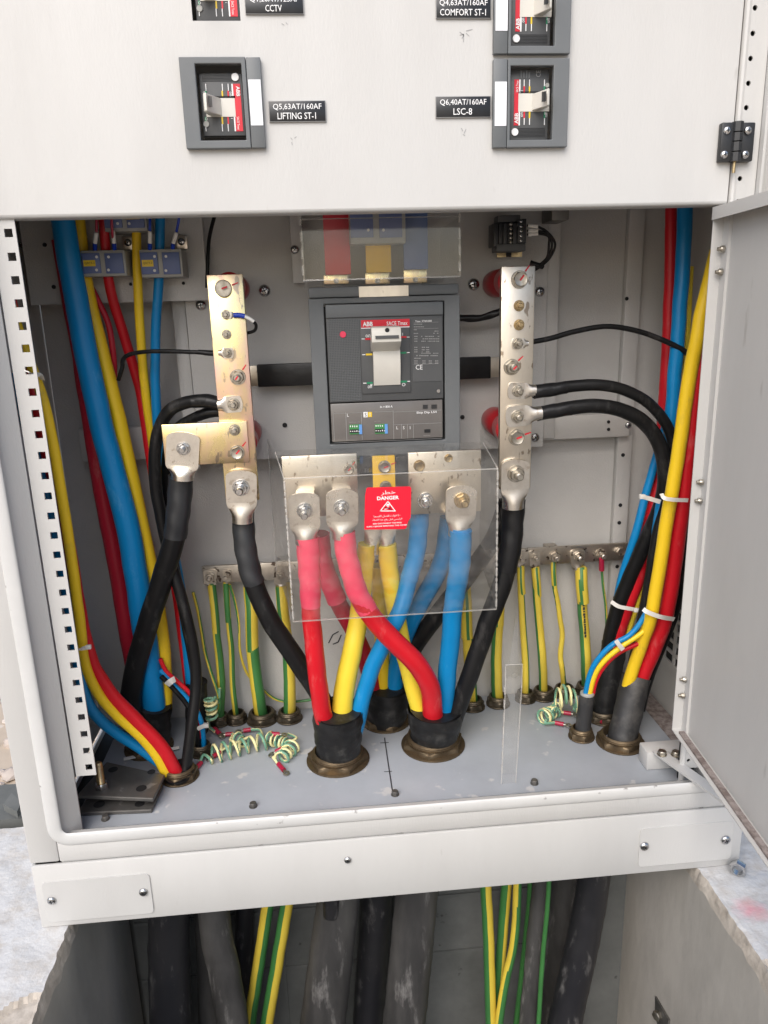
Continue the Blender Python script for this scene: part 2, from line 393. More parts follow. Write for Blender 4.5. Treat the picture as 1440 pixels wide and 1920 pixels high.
def bolt(px, py, Y, r, kind='nut', parent=None, mat='zinc', name='bolt', mark=False, length=None):
    """fastener seen end-on at a pixel; r = radius of its washer in pixels; its foot stands on the face at Y"""
    o = at(px, py, Y); q = wid(px, py, Y, r); ph = random.uniform(0, 1)
    mb = MB(); ax = (0, -1, 0)
    if kind == 'nut':
        L = length or q * 1.7
        mb.lathe(o, ax, [(q, 0), (q, q * .16), (q * .97, q * .2)], 20)
        mb.lathe(o, ax, [(q * .84, q * .2), (q * .84, q * .75), (q * .7, q * .86)], 24, hexr=(0, 1), phase=ph)
        mb.lathe(o, ax, [(q * .44, q * .8), (q * .47, q * .95), (q * .43, q * 1.05), (q * .47, q * 1.15), (q * .43, q * 1.25), (q * .47, q * 1.35), (q * .44, max(q * 1.45, L * .95)), (q * .34, max(q * 1.5, L))], 14)
    elif kind == 'head':
        mb.lathe(o, ax, [(q, 0), (q, q * .12), (q * .97, q * .16)], 20)
        mb.lathe(o, ax, [(q * .86, q * .16), (q * .86, q * .6), (q * .74, q * .68), (q * .7, q * .66)], 24, hexr=(0, 1), phase=ph)
    elif kind == 'round':
        mb.lathe(o, ax, [(q, 0), (q, q * .3), (q * .93, q * .38), (q * .86, q * .38), (q * .84, q * .34)], 24)
    elif kind == 'pan':
        mb.lathe(o, ax, [(q, 0), (q, q * .15), (q * .9, q * .4), (q * .65, q * .58), (q * .3, q * .66), (0.0001, q * .67)], 20)
        c, s_ = math.cos(ph), math.sin(ph)
        for (dx, dz) in ((c, s_), (-s_, c)):
            a = Vector((dx, 0, dz)) * q * .5; b = Vector((-dz, 0, dx)) * q * .11; f = Vector((0, -q * .69, 0)); g = Vector((0, -q * .55, 0))
            mb.add([o + a + b + g, o + a - b + g, o - a - b + g, o - a + b + g, o + a * .9 + b + f, o + a * .9 - b + f, o - a * .9 - b + f, o - a * .9 + b + f],
                   [(0, 1, 2, 3), (4, 5, 6, 7), (0, 1, 5, 4), (1, 2, 6, 5), (2, 3, 7, 6), (3, 0, 4, 7)], 1)
    mats = [mat, 'dark_plastic', 'red_print']
    if mark:
        t = R(random.uniform(15, 60)); d = Vector((math.cos(t), 0, math.sin(t))) * q; b = Vector((-math.sin(t), 0, math.cos(t))) * q * .10
        f = Vector((0, -q * .72 if kind != 'nut' else -max(q * 1.5, q * 1.7) * 1.01, 0))
        k0, k1 = (-.15, .55) if kind != 'nut' else (-.25, .3)
        mb.add([o + d * k0 + b + f, o + d * k0 - b + f, o + d * k1 - b + f, o + d * k1 + b + f], [(0, 1, 2, 3)], 2)
        f = Vector((0, -.0006, 0))
        mb.add([o + d * 1.1 + b + f, o + d * 1.1 - b + f, o + d * 1.9 - b * .6 + f, o + d * 1.9 + b * .6 + f], [(0, 1, 2, 3)], 2)
    return mb.build(name, mats, parent)

def lug(parent, b, top, bot, end, w, dia, Y, mat='lug_tin', th=.004, back=0.0):
    """cable lug: palm with rounded top from pixel top to bot, taper to a barrel at end; front face at Y"""
    A, B, E_ = at(*top, Y), at(*bot, Y), at(*end, Y)
    d = (B - A).normalized(); s = Vector((d.z, 0, -d.x)); hw = wid(b[0], b[1], Y, w) / 2; L = (B - A).length
    out = []
    c = hw * .38
    for (u, t) in ((-hw, L), (-hw, c)): out.append((u, t))
    for k in range(1, 8):
        a = math.pi - k * math.pi / 8
        out.append((math.cos(a) * hw * .98, c - math.sin(a) * c))
    out += [(hw, c), (hw, L)]
    pts = [((A + s * u + d * t).x, (A + s * u + d * t).z) for u, t in out]
    mb = MB().prism(pts, Y, Y + th)
    T = (E_ - B).length; rr = wid(b[0], b[1], Y, dia) / 2; n = 20
    cen = Y + th / 2 + rr * .55 + back
    rings = []
    for q in range(7):
        t = q / 6; e = t * t * (3 - 2 * t); ring = []
        for k in range(n):
            a = 2 * math.pi * k / n; ca, sa = math.cos(a), math.sin(a)
            # rectangle -> circle
            m_ = max(abs(ca), abs(sa)); rx, ry = ca / m_ * hw, sa / m_ * th / 2
            x = rx * (1 - e) + ca * rr * e; y = ry * (1 - e) + sa * rr * e
            p = B + d * (T * t) + s * x; p.y = (Y + th / 2) * (1 - e) + cen * e + y
            ring.append(p)
        rings.append(ring)
    ring = [p + d * T * .35 for p in rings[-1]]; rings.append(ring)
    v = [p for r_ in rings for p in r_]; f = []
    for q in range(len(rings) - 1):
        for k in range(n): f.append([q * n + k, q * n + (k + 1) % n, (q + 1) * n + (k + 1) % n, (q + 1) * n + k])
    f.append([(len(rings) - 1) * n + k for k in range(n)])
    mb.add(v, f)
    return mb.build('lug', mat, parent)

# ================================================================== SETTING
pz = -0.62
PXL, PXR, PYB, PYF = -.372, .508, 1.115, -.25
# sandy ground, one sheet with the opening of the trench
g = MB(); B_ = 60
gx0, gx1, gy0, gy1 = -.385, .52, -.25, 1.2
g.add([(-B_, -B_, -.03), (B_, -B_, -.03), (B_, gy0, -.03), (-B_, gy0, -.03)], [(0, 1, 2, 3)])
g.add([(-B_, gy1, -.03), (B_, gy1, -.03), (B_, B_, -.03), (-B_, B_, -.03)], [(0, 1, 2, 3)])
g.add([(-B_, gy0, -.03), (gx0, gy0, -.03), (gx0, gy1, -.03), (-B_, gy1, -.03)], [(0, 1, 2, 3)])
g.add([(gx1, gy0, -.03), (B_, gy0, -.03), (B_, gy1, -.03), (gx1, gy1, -.03)], [(0, 1, 2, 3)])
g.build('ground', 'sand', kind='structure', smooth=False)
# concrete foundation shoulders either side of the trench, top painted white, broken inner edge
def shoulder(name, xin, xout, sgn, ypaint, yend, mat):
    """painted concrete either side of the trench: uneven top, crumbled edge, trench wall below"""
    mb = MB(); N = 270; y0 = -.25
    prev = None
    for i in range(N + 1):
        y = yend + (y0 - yend) * i / N
        n1 = mnoise.noise(Vector((y * 9, sgn * 3, 0))); n2 = mnoise.noise(Vector((y * 34, sgn * 5, 2))); n3 = mnoise.noise(Vector((y * 95, sgn * 7, 4)))
        o = max(.0015, .005 + .0045 * n1 + .0035 * n2 + .002 * n3)
        if y > .872: o = .003
        pyb = ypaint + .02 * mnoise.noise(Vector((y * 3, 8, 1)))
        w1, w2, w3 = (mnoise.noise(Vector((y * 60, k, sgn))) for k in (1, 2, 3))
        row = [(0, pz), (0, -.022 + .010 * n2 + .003 * w1), (o * .3 + .0012 * w2, -.014 + .006 * n2 + .002 * w2), (o * .6 + .0012 * w3, -.008 + .003 * n1), (o * .85, -.003 + .001 * w1), (o, -.0008)]
        xs_ = [.005 * (k + 1) for k in range(44)] + [.25, .5]
        flake = y < ypaint
        pts = [(xin + sgn * a, y, b) for a, b in row]
        for a in xs_:
            q = o + a; z_ = .0022 * mnoise.noise(Vector((q * 28, y * 28, sgn))) + .0008 * mnoise.noise(Vector((q * 80, y * 80, sgn)))
            lim = ypaint - .10 * min(1, a / .2) + .03 * mnoise.noise(Vector((q * 25, y * 12, 9)))
            pts.append((xin + sgn * q, y, min(z_, .0012) - (.006 if y < lim else .0)))
        if prev:
            m = len(pts)
            for k in range(m - 1):
                lim = ypaint - .10 * min(1, max(0, k - 5) * .005 / .2) + .03 * mnoise.noise(Vector(((o + max(0, k - 5) * .005) * 25, y * 12, 9))); mi = 1 if k < 1 else (2 if k < 5 else (2 if y < lim else 0))
                mb.add([prev[k], prev[k + 1], pts[k + 1], pts[k]], [(0, 1, 2, 3)], mi)
        else:
            mb.add([pts[-1], pts[5], (pts[5][0], y, -.05), (pts[-1][0], y, -.05)], [(0, 1, 2, 3)], 2)
        prev = pts
    return mb.build(name, [mat, 'concrete', 'concrete_raw'], kind='structure', sharp=80)
shoulder('foundation_left', PXL, -.85, -1, .765, 1.09, 'concrete_paint')
shoulder('foundation_right', PXR, 1.1, 1, .70, 1.2, 'concrete_paint')
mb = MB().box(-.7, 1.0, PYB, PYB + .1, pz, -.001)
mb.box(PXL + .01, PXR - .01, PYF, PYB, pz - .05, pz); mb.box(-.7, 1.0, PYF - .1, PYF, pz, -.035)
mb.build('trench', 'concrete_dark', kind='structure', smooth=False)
mb = MB()
for z in (-.115, -.235, -.36): mb.box(PXL, PXR, PYB - .004, PYB, z, z + .006)
for x in (-.12, .085, .26, .42): mb.box(x, x + .005, PYB - .003, PYB, pz, -.002)
mb.build('formwork_seam', 'concrete_dark', kind='structure')

# ================================================================== CABINET
CX0, CX1 = -.413, .574
cab = thing('electrical_cabinet', 'light grey floor-standing electrical cabinet with its inner door open, cables inside', 'cabinet', (.08, 1.02, 0))
ZT = 1.95
YREAR = 1.235
GAPZ = CAMZ - .799 * YB
# side walls, back wall, roof
pw = 'paint_inside'
MB().box(CX0, CX0 + .002, YB + .002, YREAR, GAPZ + .004, ZT).build('side_wall', 'paint_inside', cab)
MB().box(CX1 - .002, CX1, YB + .002, YREAR, GAPZ + .004, ZT).build('side_wall', 'paint_inside', cab)
MB().box(CX0 + .003, CX1 - .003, YW, YW + .002, GAPZ + .006, ZT).build('back_wall', 'paint_inside', cab)
MB().box(CX0 - .01, CX1 + .01, YB - .03, YREAR + .02, ZT, ZT + .02).build('roof', 'paint', cab)
# front frame: left stile, right stile, bottom rail
XL_IN, XR_IN = -.4215 * YB - .008, .545
lipz = CAMZ - .7585 * YB
fr = MB()
fr.box(CX0, XL_IN, YB, YB + .02, GAPZ + .002, ZT, 0, .003)
fr.box(XR_IN, CX1, YB, YB + .02, GAPZ + .002, ZT, 0, .003)
fr.box(XL_IN, XR_IN, YB, YB + .02, GAPZ + .002, lipz, 0, .002)
fr.build('front_frame', 'paint', cab)
# rolled gutter lip round the opening
lip = MB(); rl = .0092
def lipseg(pts): lip.tube([Vector(p) for p in pts], rl, 16, flat=.3)
yl = YB + .0005
pts = [(XL_IN, yl, ZT)] + [(XL_IN, yl, lipz + .03)]
for k in range(0, 7):
    a = math.pi + k * math.pi / 12
    pts.append((XL_IN + .018 + math.cos(a) * .018, yl, lipz + .018 + math.sin(a) * .018))
pts += [(XL_IN + .05, yl, lipz), (XR_IN - .05, yl, lipz)]
for k in range(0, 7):
    a = -math.pi / 2 + k * math.pi / 12
    pts.append((XR_IN - .018 + math.cos(a) * .018, yl, lipz + .018 + math.sin(a) * .018))
pts += [(XR_IN, yl, lipz + .03), (XR_IN, yl, ZT)]
lipseg(pts); lip.build('gutter_lip', 'paint_lip', cab)
# inner sill behind the lip
sl = MB(); sl.box(XL_IN, XR_IN, YB + .004, .884, FLOORZ - .02, CAMZ - .6605, 0, .002); sl.build('sill', 'paint_lip', cab)
# slanted jamb between lip and perforated rail (left and right)
XRL = -.389 * YR
jb = MB().add([(XL_IN + .004, YB + .004, FLOORZ - .01), (XRL - .001, YR + .001, FLOORZ - .01), (XRL - .001, YR + .001, ZT), (XL_IN + .004, YB + .004, ZT),
               (XL_IN + .002, YB + .007, FLOORZ - .01), (XRL - .002, YR + .006, FLOORZ - .01), (XRL - .002, YR + .006, ZT), (XL_IN + .002, YB + .007, ZT)],
              [(0, 1, 2, 3), (5, 4, 7, 6), (0, 3, 7, 4), (1, 5, 6, 2), (0, 4, 5, 1)])
jb.build('jamb', 'paint', cab)
# left perforated rail
hx = -.3687 * YR; hw = .0044; holes = []
z = CAMZ + .104 * YR; nh = 28; zb = CAMZ - .641 * YR; st = (z - zb) / (nh - 1)
for k in range(-1, nh):
    zz = z - k * st; holes.append((hx - hw, hx + hw, zz - hw, zz + hw))
railz0 = at(165, 1458, YR).z; railx1 = -.3597 * YR
rl_ = panel_holes(XRL, railx1, railz0, .98, YR + .005, YR + .007, holes)
rl_.box(XRL, XRL + .002, YR + .007, YR + .04, railz0, .98)
rl_.build('perforated_rail', 'paint', cab, smooth=False)
bolt(152, 1353, YR + .012, 6, 'head', cab, 'steel_screw', name='spring_nut')
# gland plate (cabinet floor)
gp = MB().box(-.372, .532, .915, 1.196, FLOORZ - .003, FLOORZ, 0, .0008)
gpl = gp.build('gland_plate', 'floor_paint_skylit', cab)
MB().box(CX0 + .0065, CX1 - .0065, YB + .005, YREAR - .002, FLOORZ - .03, FLOORZ - .026).build('underfloor_shade', 'black_void', cab)  # black sheet added below the floor: darkens gaps, stops light leaking in
for (x, y) in ((198, 1536), (475, 1512), (741, 1490), (1002, 1469)):
    o = onz(x, y); r = .0052
    MB().lathe(o, (0, 0, 1), [(r * 1.15, 0), (r * 1.15, .001), (r, .001), (r, .0055), (r * .8, .0065)], 18, hexr=(2, 3)).build('plate_bolt', 'dark_steel', gpl)
pm = MB()
def floorline(a, b, w=.0009):
    A, B = onz(*a, FLOORZ + .0006), onz(*b, FLOORZ + .0006); d = (B - A).normalized(); s = Vector((-d.y, d.x, 0)) * w
    pm.add([A - s, B - s, B + s, A + s], [(0, 1, 2, 3)])
floorline((721, 1383), (728, 1432)); floorline((728, 1432), (736, 1484)); floorline((713, 1393), (729, 1392)); floorline((720, 1447), (735, 1446), .0007)
pm.build('pen_line', 'pen', gpl)
# right lower gap filler with gasket and a vent in the side wall
MB().box(.534, .5695, .905, 1.198, FLOORZ - .012, FLOORZ - .006).build('floor_gasket', 'gasket', cab)
hs = []
vz0, vz1 = .20, .40
for i in range(7):
    for j in range(9): hs.append((.93 + i * .034, .957 + i * .034, .208 + j * .0205, .2235 + j * .0205))
vm = panel_holes(.915, 1.175, .195, .402, 0, .003, hs)
vm.v = [Vector((CX1 - .008 + v.y, v.x, v.z)) for v in vm.v]
vm.build('side_vent', 'paint_inside', cab, smooth=False)
MB().box(CX1 - .0045, CX1 - .003, .92, 1.17, .20, .398).build('vent_backing', 'black_void', cab)  # flat black sheet behind the vent openings
# rear post, cross rails
px0, px1 = .411 * 1.185, .432 * 1.185
po = MB().box(px0, px1, 1.185, 1.199, FLOORZ + .01, ZT - .1, 0, .002)
po = po.build('rear_post', 'paint_inside', cab)
for (x, y) in ((1168, 853), (1163, 947), (1161, 980), (1157, 1062), (1153, 1120), (1175, 560)): 
    bolt(x, y, 1.1845, 3.4, 'round', po, 'black_void', name='punched_hole')
MB().box(-.35, -.325, 1.185, 1.199, FLOORZ + .01, ZT - .1, 0, .002).build('rear_post', 'paint_inside', cab)
MB().box(at(1012, 800, 1.175).x, at(1180, 800, 1.175).x, 1.172, 1.184, at(1100, 822, 1.172).z, at(1100, 778, 1.172).z, 0, .002).build('cross_rail', 'paint_inside', cab)
MB().box(at(150, 830, 1.175).x, at(440, 830, 1.175).x, 1.172, 1.184, at(270, 862, 1.172).z, at(270, 800, 1.172).z, 0, .003).build('cross_rail', 'paint_inside', cab)
for (x, y) in ((1141, 791), (1141, 805)): bolt(x, y, 1.1715, 3, 'round', cab, 'black_void', name='punched_hole')
bolt(1027, 797, 1.172, 7, 'pan', cab, 'steel_screw', name='screw'); bolt(1178, 797, 1.172, 6, 'pan', cab, 'steel_screw', name='screw')
# mounting plate with folded edges
mx0, mx1, mz0 = -.164 * YP, .304 * YP, CAMZ - .189 * YP
mpl = MB(); mpl.box(mx0, mx1, YP, YP + .003, mz0, ZT - .1)
mpl = mpl.build('mounting_plate', 'paint_inside', cab)
MB().box(mx0 - .021, mx0 - .001, YP + .004, YP + .018, mz0 - .012, at(335, 560, YP).z, 0, .002).build('plate_edge', 'paint_inside', cab)
MB().box(mx1 + .001, .3215 * YP, YP + .004, YP + .018, mz0 + .012, ZT - .1, 0, .002).build('plate_edge', 'paint_inside', cab)
for (x, y, r, m) in ((377, 572, 10, 'steel_screw'), (496, 545, 11, 'steel_screw'), (371, 535, 8, 'zinc_gold'), (888, 533, 11, 'steel_screw'), (1012, 547, 9, 'steel_screw'), (1003, 820, 8, 'steel_screw')):
    bolt(x, y, YP, r, 'pan', mpl, m, name='screw')
for (x, y, r) in ((867, 782, 4), (534, 797, 4.5)): bolt(x, y, YP - .0004, r, 'round', mpl, 'black_void', name='punched_hole')
# CT carrier plate top left
YC = 1.135
cz0 = at(200, 568, YC).z
cp = MB().box(-.40, at(384, 480, YC).x, YC, YC + .003, cz0, ZT - .2); cp = cp.build('carrier_plate', 'paint_inside', cab)
for (x, y, r) in ((37, 460, 4), (84, 459, 4), (101, 538, 4), (245, 533, 3), (344, 531, 3)): bolt(x, y, YC - .0004, r, 'round', cp, 'black_void', name='punched_hole')
# upper inner door
Z_D = CAMZ + .1195 * YR; X_D = .5405 * YR
dh = []
def hole_px(x0, y0, x1, y1): return (at(x0, (y0 + y1) / 2, YR).x, at(x1, (y0 + y1) / 2, YR).x, at((x0 + x1) / 2, y1, YR).z, at((x0 + x1) / 2, y0, YR).z)
H7 = hole_px(355, -110, 446, 39); H5 = hole_px(352, 112, 462, 268); H6 = hole_px(950, 116, 1045, 268)
q6, q4 = at(995, 276, YR).z, at(1000, 102, YR).z
H4 = (H6[0], H6[1], H6[2] + q4 - q6, H6[3] + q4 - q6)
dh = [H7, H5, H6, H4]
ud = panel_holes(XL_IN + .005, X_D, Z_D + .004, ZT - .02, YR, YR + .002, dh)
ud.tube([Vector((XL_IN + .005, YR + .004, Z_D + .004)), Vector((X_D, YR + .004, Z_D + .004))], .004, 12)
ud.box(XL_IN + .005, X_D, YR + .004, YR + .022, Z_D, Z_D + .002)
ud.build('upper_inner_door', 'paint', cab, sharp=30)
# right stile with round holes
stl = MB(); sx0, sx1 = X_D + .003, .578 * YR
hc = [(1415, 14.6), (1411, 62.5), (1407, 110), (1404, 156), (1400, 202), (1388.5, 337)]
hcs = [at(x, y, YR + .002) for x, y in hc]; pitch = hcs[0].z - hcs[1].z
def cell_round(mb, x0, x1, z0, z1, cx, cz, r, y0, y1, n=24):
    sq = []
    for k in range(n):
        a = 2 * math.pi * (k + .5) / n; c, s_ = math.cos(a), math.sin(a)
        tx = ((x1 - cx) if c > 0 else (x0 - cx)) / c; tz = ((z1 - cz) if s_ > 0 else (z0 - cz)) / s_
        t = min(tx, tz); sq.append((cx + c * t, cz + s_ * t))
    for k in range(n):
        j = (k + 1) % n
        a0, a1 = 2 * math.pi * (k + .5) / n, 2 * math.pi * (j + .5) / n
        c0 = (cx + r * math.cos(a0), cz + r * math.sin(a0)); c1 = (cx + r * math.cos(a1), cz + r * math.sin(a1))
        mb.add([(c0[0], y0, c0[1]), (sq[k][0], y0, sq[k][1]), (sq[j][0], y0, sq[j][1]), (c1[0], y0, c1[1]), (c0[0], y1, c0[1]), (c1[0], y1, c1[1])], [(0, 1, 2, 3), (0, 3, 5, 4)])
        if (sq[k][0] - sq[j][0]) and (sq[k][1] - sq[j][1]):
            kx = x1 if cx < max(sq[k][0], sq[j][0]) else x0; kz = z1 if cz < max(sq[k][1], sq[j][1]) else z0
            mb.add([(sq[k][0], y0, sq[k][1]), (kx, y0, kz), (sq[j][0], y0, sq[j][1])], [(0, 1, 2)])
zc = hcs[0].z + pitch * 12; cx = sum(h.x for h in hcs) / len(hcs)
k = 0
while zc > FLOORZ + .03:
    cell_round(stl, sx0 + .006, sx1, zc - pitch / 2, zc + pitch / 2, cx, zc, .0028, YR + .002, YR + .004); zc -= pitch
stl.tube([Vector((sx0 + .0045, YR + .005, FLOORZ)), Vector((sx0 + .0045, YR + .005, ZT - .01))], .0045, 10)
stl.box(sx1 + .0008, sx1 + .004, YR - .006, YR + .02, FLOORZ, ZT - .01)
stl.box(sx1 + .004, CX1, YR + .004, YR + .006, FLOORZ, ZT - .01)
stl.box(sx0 + .006, sx1, YR + .02, YR + .021, FLOORZ, ZT - .01, 1)
stl.build('perforated_stile', ['paint', 'black_void'], cab, sharp=30)
# hinge
hz0, hz1 = at(1375, 305, YR).z, at(1375, 232, YR).z; hx0 = at(1345, 268, YR).x; hx1 = at(1408, 268, YR).x; hxm = X_D + .0015
hg = MB(); hg.box(hx0, hxm - .003, YR - .008, YR, hz0, hz1, 0, .0015); hg.box(hxm + .004, hx1, YR - .007, YR + .003, hz0, hz1, 0, .0015)
for (a, b) in ((0, .24), (.26, .5), (.52, .74), (.76, 1.02)):
    za, zb_ = hz0 + (hz1 - hz0) * a, hz0 + (hz1 - hz0) * b
    hg.lathe((hxm, YR - .006, za), (0, 0, 1), [(.0068, 0), (.0068, zb_ - za - .0004)], 8)
hg.box(hxm - .006, hxm + .006, YR - .006, YR - .001, hz0 + .001, hz1 - .001)
hg = hg.build('hinge', 'dark_plastic', cab)
for (x, y) in ((1363, 245), (1402, 245), (1358, 290), (1397, 290)): bolt(x, y, YR - .0075, 7.2, 'pan', hg, 'steel_screw', name='screw')
MB().lathe((hxm, YR - .006, hz0 - .012), (0, 0, 1), [(.0018, 0), (.0018, .014)], 10).build('hinge_pin', 'zinc_gold', hg)
# lower inner door, swung open toward the viewer
DA = at(1262, 1368, YR); DZ0, DZ1 = DA.z, CAMZ + .1165 * YR; dirv = Vector((-.085, -1, 0)).normalized(); dn = Vector((-dirv.y, dirv.x, 0))  # dn: away from the eye
dn = Vector((1, -.085, 0)).normalized()
DW = .80; DP = Vector((.471, YR, 0))
def dpt(t, n_, z_): p = DP + dirv * t + dn * n_; return Vector((p.x, p.y, z_))
def dbox(mb, t0, t1, n0, n1, z0, z1, mi=0):
    v = [dpt(t, n_, z_) for t in (t0, t1) for n_ in (n0, n1) for z_ in (z0, z1)]
    mb.add(v, [(0, 1, 3, 2), (4, 6, 7, 5), (0, 4, 5, 1), (2, 3, 7, 6), (0, 2, 6, 4), (1, 5, 7, 3)], mi)
ld = MB()
dbox(ld, 0, DW, .0165, .018, DZ0, DZ1)
dbox(ld, 0, .0015, 0, .0165, DZ0, DZ1); dbox(ld, .0015, DW, 0, .0165, DZ1 - .0015, DZ1); dbox(ld, .0015, DW, 0, .0165, DZ0, DZ0 + .0015)
dbox(ld, 0, DW, -.0015, 0, DZ1 - .014, DZ1)
dbox(ld, .0015, .017, .0125, .0163, DZ0 + .0016, DZ1 - .0016)
low = ld.build('lower_inner_door', 'paint', cab, smooth=False)
gk = MB(); dbox(gk, .012, DW, .005, .0125, DZ0 + .0017, DZ0 + .005); gk.build('door_gasket', 'gasket', low)
for (x, y) in ((1358, 467), (1354, 510), (1318, 904), (1315, 939), (1286, 1274), (1283, 1304)):
    # stud on the inner face of the door
    r_ = ray(x, y); o = Vector((0, 0, CAMZ)); face = dpt(0, .0122, 0); tt = (face - o).dot(dn) / Vector((r_.x, r_.y, r_.z)).dot(dn)
    p = o + Vector((r_.x, r_.y, r_.z)) * tt
    MB().lathe(p, -dn, [(.0042, 0), (.0042, .004), (.0034, .0048), (.0024, .0048), (.0022, .008)], 18, hexr=(0, 1)).build('door_stud', 'zinc', low)
# door stay with bracket
sb = MB(); A = onz(1216, 1445); 
sb.box(at(1212, 1445, A.y).x, at(1300, 1445, A.y).x, A.y, A.y + .03, FLOORZ + .0005, FLOORZ + .030, 0, .002)
sb = sb.build('stay_bracket', 'paint', cab)
zt = FLOORZ + .0312
a1, a2 = onz(1236, 1412, zt), onz(1345, 1490, zt); d = (a2 - a1).normalized(); s_ = Vector((-d.y, d.x, 0)) * .009
ar = MB(); P0 = a1 - d * .006
ring = []
for k in range(9):
    t = math.pi / 2 + k * math.pi / 8; ring.append(a1 + d * math.cos(t) * .009 + s_ * math.sin(t))
e2 = a2 + d * .02
outl = ring + [e2 - s_, e2 + s_]
n_ = len(outl); ar.add([p for p in outl] + [p + Vector((0, 0, .003)) for p in outl], [list(range(n_)), list(range(n_, 2 * n_))] + [[i, (i + 1) % n_, (i + 1) % n_ + n_, i + n_] for i in range(n_)])
ar.build('stay_arm', 'paint', cab)
for (x, y) in ((1241, 1415), (1267, 1416)):
    MB().lathe(onz(x, y, zt + .003), (0, 0, 1), [(.007, 0), (.007, .0012), (.0062, .0012), (.0062, .006), (.005, .007)], 18, hexr=(2, 3)).build('stay_bolt', 'zinc', sb)
# plinth with two cover plates
pl = MB(); pl.box(CX0 + .001, CX1 - .001, YB - .001, YB + .004, .0015, GAPZ - .0012, 0, .0015)
pl.box(CX0 + .001, CX0 + .005, YB + .004, YREAR, .0015, GAPZ - .0012); pl.box(CX1 - .005, CX1 - .001, YB + .004, YREAR, .0015, GAPZ - .0012)
pl = pl.build('plinth', 'paint', cab)
for (x0, y0, x1, y1, sc) in ((83, 1640, 286, 1722, ((97, 1688), (269, 1672))), (1198, 1540, 1371, 1620, ((1208, 1586), (1360, 1574)))):
    X0, X1 = at(x0, (y0 + y1) / 2, YB).x, at(x1, (y0 + y1) / 2, YB).x; Zc = (at((x0 + x1) / 2, y0, YB).z + at((x0 + x1) / 2, y1, YB).z) / 2; hh = .032
    o = []
    for cx_, cz_, a0 in ((X1 - .006, Zc + hh - .006, 0), (X0 + .006, Zc + hh - .006, 90), (X0 + .006, Zc - hh + .006, 180), (X1 - .006, Zc - hh + .006, 270)):
        for k in range(5): a = R(a0 + k * 22.5); o.append((cx_ + .006 * math.cos(a), cz_ + .006 * math.sin(a)))
    c = MB().prism(o, YB - .0026, YB - .0012).build('plinth_cover', 'paint', pl)
    for (x, y) in sc: bolt(x, y, YB - .0026, 8.5, 'pan', pl, 'steel_screw', name='screw')
bolt(652, 1612, YB - .0012, 7, 'pan', pl, 'steel_screw', name='screw')

# ================================================================== MAIN BREAKER
YM = 1.06
br = thing('circuit_breaker', 'large dark grey moulded-case circuit breaker with white toggle in the middle of the cabinet', 'circuit breaker', at(728, 870, YM + .04))
mb = MB(); pbox('', 590, 572, 852, 858, YM + .018, .072, '', mb=mb); mb.build('case', 'dark_plastic', br)
fx0, fx1 = -.0088 * YM, .1882 * YM; fz0, fz1 = CAMZ - .1945 * YM, CAMZ + .0165 * YM
ix0, ix1 = at(613, 700, YM).x, at(834, 700, YM).x; iz0, iz1 = at(725, 829, YM).z, at(725, 567, YM).z
bz = panel_holes(fx0, fx1, fz0, fz1, YM, YM + .024, [(ix0, ix1, iz0, iz1)])
bz = bz.build('bezel', 'grey_plastic', br, smooth=False)
bm_ = bz.modifiers.new('b', 'BEVEL'); bm_.width = .0012; bm_.segments = 2; bm_.limit_method = 'ANGLE'
MB().box(fx0 + .001, fx1 - .001, YM + .003, YM + .05, fz1 + .0008, CAMZ + .0305 * YM, 0, .002).build('terminal_cover', 'grey_plastic', br)
pbox('paper_slip', 673, 536, 766, 556, YM + .0015, .001, 'tin', br)
YF = YM - .004   # front face of the insert, proud of the bezel
g_ = .0022
fa = MB().box(ix0 + g_, ix1 - g_, YF + .0035, YM + .03, at(725, 751, YM).z, iz1 - .0015, 0, .001).build('face', 'grey_face', br)
MB().box(ix0 + g_, ix1 - g_, YF, YF + .02, at(725, 593, YM).z, iz1 - .001, 0, .001).build('top_strip', 'grey_plastic', br)
# fine raised grid on the face
gr = MB(); za, zb2 = at(725, 748, YM).z, at(725, 596, YM).z; x = ix0 + .005
while x < ix1 - .005:
    if not (at(676, 670, YM).x - .001 < x < at(828, 670, YM).x): gr.box(x, x + .0006, YF + .0028, YF + .0036, za, zb2)
    x += .0023
z_ = za
while z_ < zb2:
    gr.box(ix0 + .004, at(675, 670, YM).x, YF + .0026, YF + .0036, z_, z_ + .0006); z_ += .0023
gr.build('face_grid', 'grey_plastic', fa, smooth=False)
# escutcheon round the toggle
es = MB(); pbox('', 677, 602, 769, 737, YF + .0012, .003, '', mb=es, bev=.0006); es = es.build('escutcheon', 'grey_face', br)
pbox('brand_band', 677, 599, 768, 613, YF + .0004, .001, 'red_print', es)
pbox('brand_rule', 677, 613.3, 768, 615, YF + .0004, .001, 'white_print', es)
text('ABB', 689.5, 607.5, YF, 8.5, 'white_print', es, 19, bold=.03)
text('SACE Tmax', 744.5, 606, YF, 7.5, 'white_print', es, 39, bold=.008)
for (s_, x, y, h, w) in (('on', 690, 630, 5.5, 9), ('off', 694, 724, 8, 9), ('I', 755, 627, 6, None), ('O', 757, 721, 6, None)): text(s_, x, y, YF + .001, h, 'white_print', es, w)
for (x0, x1, y, m) in ((678, 684, 635.5, 'white_print'), (685, 697, 635.5, 'red_print'), (752, 762, 632, 'red_print'), (763, 768, 632, 'white_print'), (679, 685, 665, 'white_print'), (686, 698, 664.5, 'yellow_print'),
                       (750, 762, 661.5, 'green_print'), (763, 768, 661, 'white_print'), (681, 687, 718.5, 'white_print'), (688, 699, 718, 'green_print'), (751, 763, 715.5, 'green_print'), (764, 769, 715, 'white_print')):
    pbox('mark', x0, y - (1.8 if m != 'white_print' else .7), x1, y + (1.8 if m != 'white_print' else .7), YF + .0006, .001, m, es)
